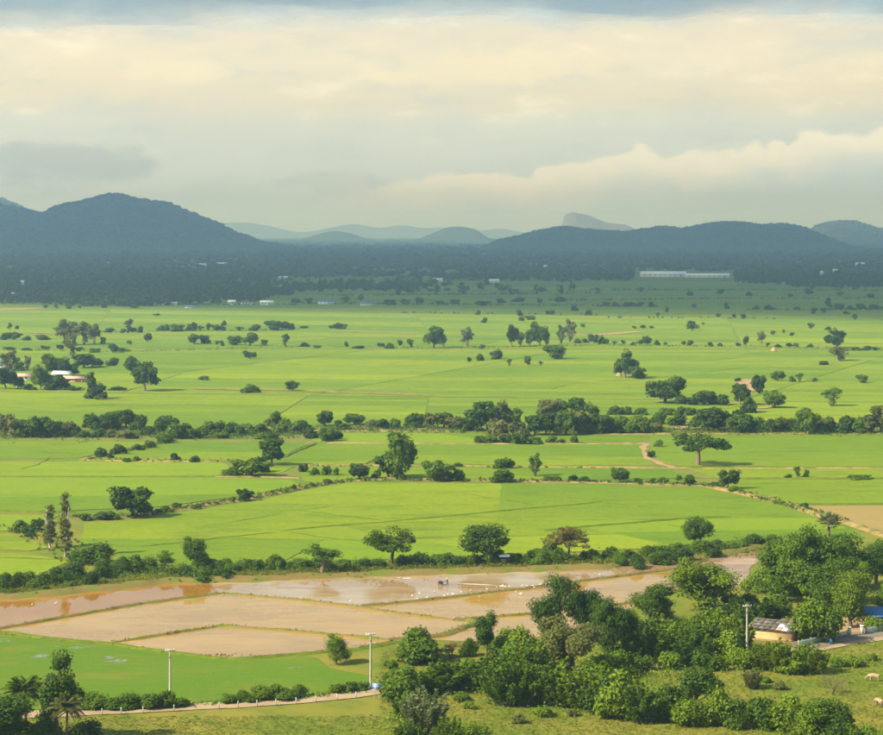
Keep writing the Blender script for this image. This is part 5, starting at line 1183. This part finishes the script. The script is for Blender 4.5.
for px, py in ((849.5, 636), (862, 634.5)):
    p = G(px, py); e = empty('gate_pillar', (p.x, p.y, 0)); b = MB(); b.box((0, 0, .85), (.6, .6, 1.7)); b.obj('shaft', K['concrete'], e); b = MB(); b.box((0, 0, 1.77), (.78, .78, .14)); b.obj('cap', K['wall_white'], e)
    tag(e, 'square concrete pillar ending the %s fence at the yard gate' % ('picket' if px < 855 else 'grey-green'), 'pillar')
def blue_shed():
    p = G(884, 625); e = empty('shed', (p.x, p.y, 0), -.2); L, D, z = 7.0, 5.0, 2.8
    b = MB(); walls(b, L, D, z, .9); b.obj('wall', K['wall_white'], e)
    b = MB(); gable_roof(b, L, D, z, .9, .6); b.obj('roof', K['roof_blue'], e)
    for x in (-2.2, 0.1, 2.3):
        b = MB(); b.box((x, -D / 2 - .03, 1.5), (1.3, .08, 1.1)); w = b.obj('window', K['window_dark'], e)
        b = MB(); b.box((x, -D / 2 - .08, 1.5), (.07, .04, 1.1)); b.obj('mullion', K['paint_white'], w)
    for x in (-3.2, 0, 3.2):
        b = MB(); b.tube([(x, -D / 2 - 2.2, 0), (x, -D / 2 - 2.2, 2.5)], .07, 6); b.obj('post', K['roof_blue'], e)
    b = MB(); b.box((0, -D / 2 - 1.3, 2.62), (L + .4, 2.4, .08)); b.obj('awning', K['roof_blue'], e)
    tag(e, 'blue-roofed white shed with awning half hidden by trees', 'shed')
blue_shed()
def barrel(px, py):
    p = G(px, py); e = empty('water_barrel', (p.x, p.y, .09)); b = MB(); b.tube([(0, 0, 0), (0, 0, .25), (0, 0, .3), (0, 0, .6), (0, 0, .65), (0, 0, .92)], [.29, .29, .31, .31, .29, .29], 12); b.obj('body', K['roof_blue'], e)
    b = MB(); b.tube([(0, 0, .92), (0, 0, .97)], [.3, .27], 12); b.box((0, 0, .975), (.3, .3, .03)); b.obj('lid', K['sign_blue'], e); tag(e, 'blue plastic barrel standing by the road before the picket fence', 'barrel')
barrel(831, 644.3)
# hamlet at the left and buildings far across the plain
house(25, 380, 9, 6, 2.4, 1.2, .1, 'wall_white', 'roof_rust', 'hamlet house with pinkish rusty roof between dark trees', nwin=2)
house(62, 378, 9, 6, 2.6, 1.2, -.1, 'wall_white', 'roof_white', 'hamlet house with whitish roof beside the broad hamlet trees', nwin=2)
house(75, 382, 11, 6, 2.2, 1.0, .05, 'wall_orange', 'roof_rust', 'low hamlet house with mixed white and rusty roof nearest the field', nwin=2)
house(1, 368, 8, 6, 3.0, 1.3, 0, 'wall_white', 'roof_blue', 'hamlet house with pale blue roof at the end of the hamlet', nwin=2)
house(326, 304, 17, 9, 2.8, 1.6, 0, 'wall_white', 'roof_blue', 'bright blue-roofed farm building at the edge of the far wood', name='farm_building', cat='building')
house(367, 305.5, 14, 8, 2.2, 1.0, 0, 'wall_white', 'roof_blue', 'small low pale blue shed near the blue-roofed farm building', name='farm_shed', cat='shed')
house(165, 305, 26, 9, 2.4, 1.2, 0, 'wall_white', 'roof_white', 'long low pale-roofed shed at the edge of the far wood', name='farm_shed', cat='shed')
house(232, 304.5, 8, 8, 3.2, 1.8, 0, 'wall_white', 'roof_white', 'small white house next to a wider grey one by the far wood', nwin=2)
house(248, 304.5, 15, 9, 2.6, 1.8, 0, 'wall_white', 'roof_grey', 'wide grey-roofed house between two white houses by the far wood')
house(267, 305, 14, 9, 3.4, 1.6, 0, 'wall_white', 'roof_white', 'bright white house before the far wood, largest of its row')
house(190, 308, 10, 7, 1.6, 1.0, 0, 'wall_white', 'roof_blue', 'tiny blue-grey hut alone in fields before the far wood', nwin=1)
house(663, 277, 80, 26, 6, 4.0, .02, 'wall_white', 'roof_white', 'long white warehouse below the wooded hill, taller of the pair', name='warehouse', cat='warehouse', nwin=8)
house(707, 277.5, 78, 22, 4.5, 2.6, .02, 'wall_white', 'roof_white', 'long white warehouse below the wooded hill, lower of the pair', name='warehouse', cat='warehouse', nwin=8)
for (px, py, L, z) in [(222, 266, 40, 6), (202, 266.5, 26, 5), (107, 266, 14, 7), (25, 285, 16, 5), (50, 285, 18, 4), (102, 285, 12, 4), (494, 283, 16, 4), (511, 271, 18, 6), (438, 282, 14, 4), (820, 276, 24, 7), (832, 275, 20, 9), (850, 277, 16, 6), (860, 269, 18, 12), (545, 270, 14, 8), (283, 280, 14, 4), (2, 297, 14, 4), (17, 297.5, 12, 4), (278, 290, 12, 4)]:
    house(px, py, L, 9, z, 2.0, rnd.uniform(-.2, .2), 'wall_white', 'roof_white', 'tiny white house showing between trees of the distant woodland', group='houses in the distant woodland', nwin=2, door=False)
def hut():
    p = G(504, 566); e = empty('field_hut', (p.x, p.y, .5), .1)
    for x in (-.9, .9):
        for y in (-.7, .7):
            b = MB(); b.tube([(x, y, -.5), (x, y, 1.9)], .06, 6); b.obj('post', K['wood'], e)
    b = MB(); b.box((0, 0, .5), (2.0, 1.6, .1)); b.obj('platform', K['wood'], e)
    b = MB(); gable_roof(b, 2.1, 1.8, 1.95, .35, .25, .06); b.obj('roof', K['roof_white'], e)
    b = MB(); b.box((-.1, .2, .85), (1.4, .9, .6)); b.obj('crate_wall', K['roof_rust'], e)
    tag(e, 'tiny open field hut with white roof on the paddy bank', 'hut')
hut()

# ------------------------------------------------------------------ animals, people, machine
def skin_figure(name, nodes, edges, mat, parent=None, sub=1):
    me = bpy.data.meshes.new(name); me.from_pydata([n[0] for n in nodes], edges, []); o = link(name, me, parent)
    md = o.modifiers.new("skin", "SKIN"); md.use_smooth_shade = True
    for v, n in zip(me.skin_vertices[0].data, nodes): v.radius = n[1] if isinstance(n[1], tuple) else (n[1], n[1])
    me.skin_vertices[0].data[0].use_root = True
    s = o.modifiers.new('sub', 'SUBSURF'); s.levels = sub; s.render_levels = sub
    me.materials.append(mat); return o
def cow(px, py, rz, label, graze=True):
    p = G(px, py); e = empty('cow', (p.x, p.y, .02), rz); hz = .42 if graze else 1.45
    nodes = [((0, 0, 1.02), (.33, .36)), ((.62, 0, 1.05), (.29, .33)), ((-.62, 0, 1.06), (.30, .32)), ((.95, 0, 1.02), (.19, .24)), ((1.2, 0, (1.02 + hz) / 2 + .05), (.13, .17)), ((1.42, 0, hz + .1), (.12, .14)), ((1.6, 0, hz - .12), (.075, .09)),
             ((-.92, 0, 1.10), (.14, .16)), ((-.99, 0, .85), .035), ((-1.0, 0, .5), .03)]
    edges = [(0, 1), (0, 2), (1, 3), (3, 4), (4, 5), (5, 6), (2, 7), (7, 8), (8, 9)]
    def leg(root, x, y, hind):
        k = len(nodes); nodes.extend([((x, y, .72), .13), ((x + (-.10 if hind else .02), y, .38), .065), ((x + (-.03 if hind else 0), y, .06), .055)]); edges.extend([(root, k), (k, k + 1), (k + 1, k + 2)])
    leg(1, .62, .2, False); leg(1, .70, -.2, False); leg(2, -.66, .2, True); leg(2, -.56, -.2, True)
    for s in (-1, 1):
        k = len(nodes); nodes.append(((1.36, s * .24, hz + .16), .04)); edges.append((5, k))
    skin_figure('body', nodes, edges, K['cow_tan'], e)
    for s in (-1, 1):
        b = MB(); b.tube([(1.36, s * .07, hz + .2), (1.33, s * .17, hz + .33), (1.36, s * .15, hz + .42)], [.035, .025, .008], 5); b.obj('horn', K['hoof'], e)
    for x, y in ((.62, .2), (.70, -.2), (-.69, .2), (-.59, -.2)):
        b = MB(); b.box((x, y, .03), (.13, .11, .07)); b.obj('hoof', K['hoof'], e)
    tag(e, label, 'cow')
cow(874, 681, 2.95, 'pale tan cow grazing in the pasture below the roadside')
cow(879, 706, 2.0, 'tan cow grazing lower in the pasture near the front hedge')
def egret_mesh():
    b = MB(); b.ball((0, 0, .42), (.20, .10, .11)); b.tube([(-.1, 0, .42), (-.32, 0, .36)], [.07, .02], 5)
    b.tube([(.15, 0, .47), (.24, 0, .56), (.20, 0, .68), (.25, 0, .78), (.30, 0, .80)], [.06, .035, .025, .03, .035], 6); 
    b.tube([(.31, 0, .80), (.44, 0, .78)], [.018, .004], 4, 1)
    for s in (-.04, .04): b.tube([(-.01, s, .34), (-.03, s, .17), (0, s, 0)], [.014, .012, .012], 4, 2)
    return b.mesh('egret', [K['feather_white'], K['beak_yellow'], K['metal_dark']])
EG = egret_mesh()
for i, (px, py) in enumerate([(32, 606), (55.5, 605), (325.6, 601.3), (350, 603), (419.3, 595), (417.5, 600.3), (427, 599.3), (434.6, 593.3), (444.6, 597.4), (447.3, 595.8), (453, 595.4), (470.5, 591.7), (479.5, 598.6), (503, 587.2), (501.5, 587.6), (509, 587.8), (522, 587.8), (527, 587.2), (533, 586.8), (515.5, 593.3), (520.6, 595.6), (534, 589), (497, 588.6), (461, 593.4), (487, 590.6), (540, 586), (412, 597.5), (600, 576.5)]):
    p = G(px, py); o = link('egret', EG); s = rnd.uniform(.7, 1.0); o.location = (p.x, p.y, .03); o.rotation_euler = (0, 0, rnd.uniform(0, 6.28)); o.scale = (s, s, s)
    tag(o, 'white egret standing in the brown water by itself' if i < 2 else 'white egret standing in the shallow flooded paddy', 'bird', 'egrets in the brown water' if i < 2 else 'egrets in the silvery paddy')
def farmer():
    p = G(447.5, 585.6); e = empty('person', (p.x, p.y, -.12), math.pi)
    n = [((0, 0, .95), (.15, .13)), ((0, 0, 1.2), (.16, .12)), ((.04, 0, 1.42), (.18, .12)), ((.06, 0, 1.55), .06), ((.09, 0, 1.70), (.09, .11)), ((.1, 0, 1.80), .08),
         ((.02, .1, .88), .10), ((.10, .13, .5), .075), ((.04, .14, .08), .055), ((.0, -.1, .88), .10), ((-.12, -.13, .5), .075), ((-.22, -.14, .08), .055),
         ((.05, .22, 1.40), .065), ((.12, .26, 1.15), .05), ((.42, .24, 1.08), .04), ((.05, -.22, 1.40), .065), ((.12, -.26, 1.15), .05), ((.42, -.24, 1.08), .04)]
    ed = [(0, 1), (1, 2), (2, 3), (3, 4), (4, 5), (0, 6), (6, 7), (7, 8), (0, 9), (9, 10), (10, 11), (2, 12), (12, 13), (13, 14), (2, 15), (15, 16), (16, 17)]
    skin_figure('body', n, ed, K['cloth_dark'], e)
    b = MB(); b.ball((.11, 0, 1.72), (.105, .095, .13)); b.obj('head', K['skin'], e)
    b = MB(); b.tube([(.1, 0, 1.76), (.1, 0, 1.80), (.1, 0, 1.92)], [.27, .20, .03], 10); b.obj('hat', K['straw'], e)
    for s in (-1, 1):
        b = MB(); b.ball((.46, s * .24, 1.07), (.06, .035, .04))
        for k in range(4): b.tube([(.48, s * .24 + (k - 1.5) * .018, 1.08), (.54, s * .24 + (k - 1.5) * .018, 1.06), (.53, s * .24 + (k - 1.5) * .018, 1.03)], .009, 4)
        b.tube([(.45, s * .20, 1.07), (.50, s * .19, 1.04)], .011, 4); b.obj('hand', K['skin'], e)
    tag(e, 'person in dark clothes and straw hat steering a tractor through the flooded paddy', 'person')
    p2 = G(440.5, 585.4); t_ = empty('walking_tractor', (p2.x, p2.y, -.05), math.pi)
    b = MB(); b.box((.1, 0, .75), (1.0, .45, .35)); b.box((-.25, 0, .55), (.4, .3, .4)); b.obj('chassis', K['metal_dark'], t_)
    b = MB(); b.box((.35, 0, 1.0), (.7, .5, .42), taper=.85); en = b.obj('engine', K['machine_red'], t_)
    b = MB(); b.tube([(.55, .18, 1.2), (.55, .18, 1.5)], .04, 6); b.obj('exhaust', K['metal_dark'], en)
    for s in (-1, 1):
        w = empty('wheel'); w.parent = t_
        b = MB(); N = 16
        b.tube([(.0 + .55 * math.cos(2 * math.pi * k / N), s * .5, .55 + .55 * math.sin(2 * math.pi * k / N)) for k in range(N + 1)], .035, 5, cap=False); b.obj('rim', K['metal_dark'], w)
        for k in range(8):
            a = 2 * math.pi * k / 8; b = MB(); b.tube([(0, s * .5, .55), (.55 * math.cos(a), s * .5, .55 + .55 * math.sin(a))], .025, 4); b.box((.56 * math.cos(a), s * .5, .55 + .56 * math.sin(a)), (.12, .3, .05)); b.obj('paddle', K['metal_dark'], w)
        b = MB(); b.tube([(-.3, s * .12, .75), (-.9, s * .24, .98), (-1.75, s * .24, 1.16)], .035, 6); b.obj('handlebar', K['metal_dark'], t_)
    b = MB(); b.box((-1.0, 0, .12), (.3, 1.5, .12)); b.tube([(-.35, 0, .5), (-1.0, 0, .15)], .05, 5); b.obj('leveller', K['wood'], t_)
    tag(t_, 'two-wheeled walking tractor churning the silvery paddy before the farmer', 'tractor')
farmer()
def bare_shrub(px, py, h, label):
    p = G(px, py); o = make_bare(px).obj('bare_shrub', K['bark']); s = h * depth(py) / FPX / 4.2; o.location = (p.x, p.y, 0); o.scale = (s, s, s); tag(o, label, 'shrub')
bare_shrub(832, 694, 30, 'leafless brown shrub in the pasture above the front hedge')
bare_shrub(843, 692, 16, 'small leafless shrub beside the taller bare one')
bare_shrub(406, 637, 9, 'dead grey twigs sticking up behind the large round bush')
# orange earth mound and its companions in the far fields
def mound(px, py, w, h, label):
    p = G(px, py); s = depth(py) / FPX; b = MB(); n = 12; V = [(0, 0, h * s)]; Fc = []
    for r_, z in ((.45, .75), (.8, .35), (1.05, -.05)):
        for k in range(n):
            a = 2 * math.pi * k / n; q = r_ * rnd.uniform(.85, 1.15); V.append((math.cos(a) * q * w * s / 2, math.sin(a) * q * w * s / 2, z * h * s))
    b.add(V, [(0, 1 + k, 1 + (k + 1) % n) for k in range(n)]); b.f.append(np.array([(1 + j * n + k, 1 + (j + 1) * n + k, 1 + (j + 1) * n + (k + 1) % n, 1 + j * n + (k + 1) % n) for j in range(2) for k in range(n)])); b.t.append(np.full(2 * n, .5)); b.mi.append(np.zeros(2 * n))
    o = b.obj('earth_mound', K['earth']); o.location = (p.x, p.y, 0); tag(o, kind='structure')
mound(619, 376, 7, 4, ''); mound(633, 374, 8, 3, ''); mound(774, 351, 7, 4, ''); mound(509, 567.5, 14, 2.5, ''); mound(496, 568, 10, 1.5, '')
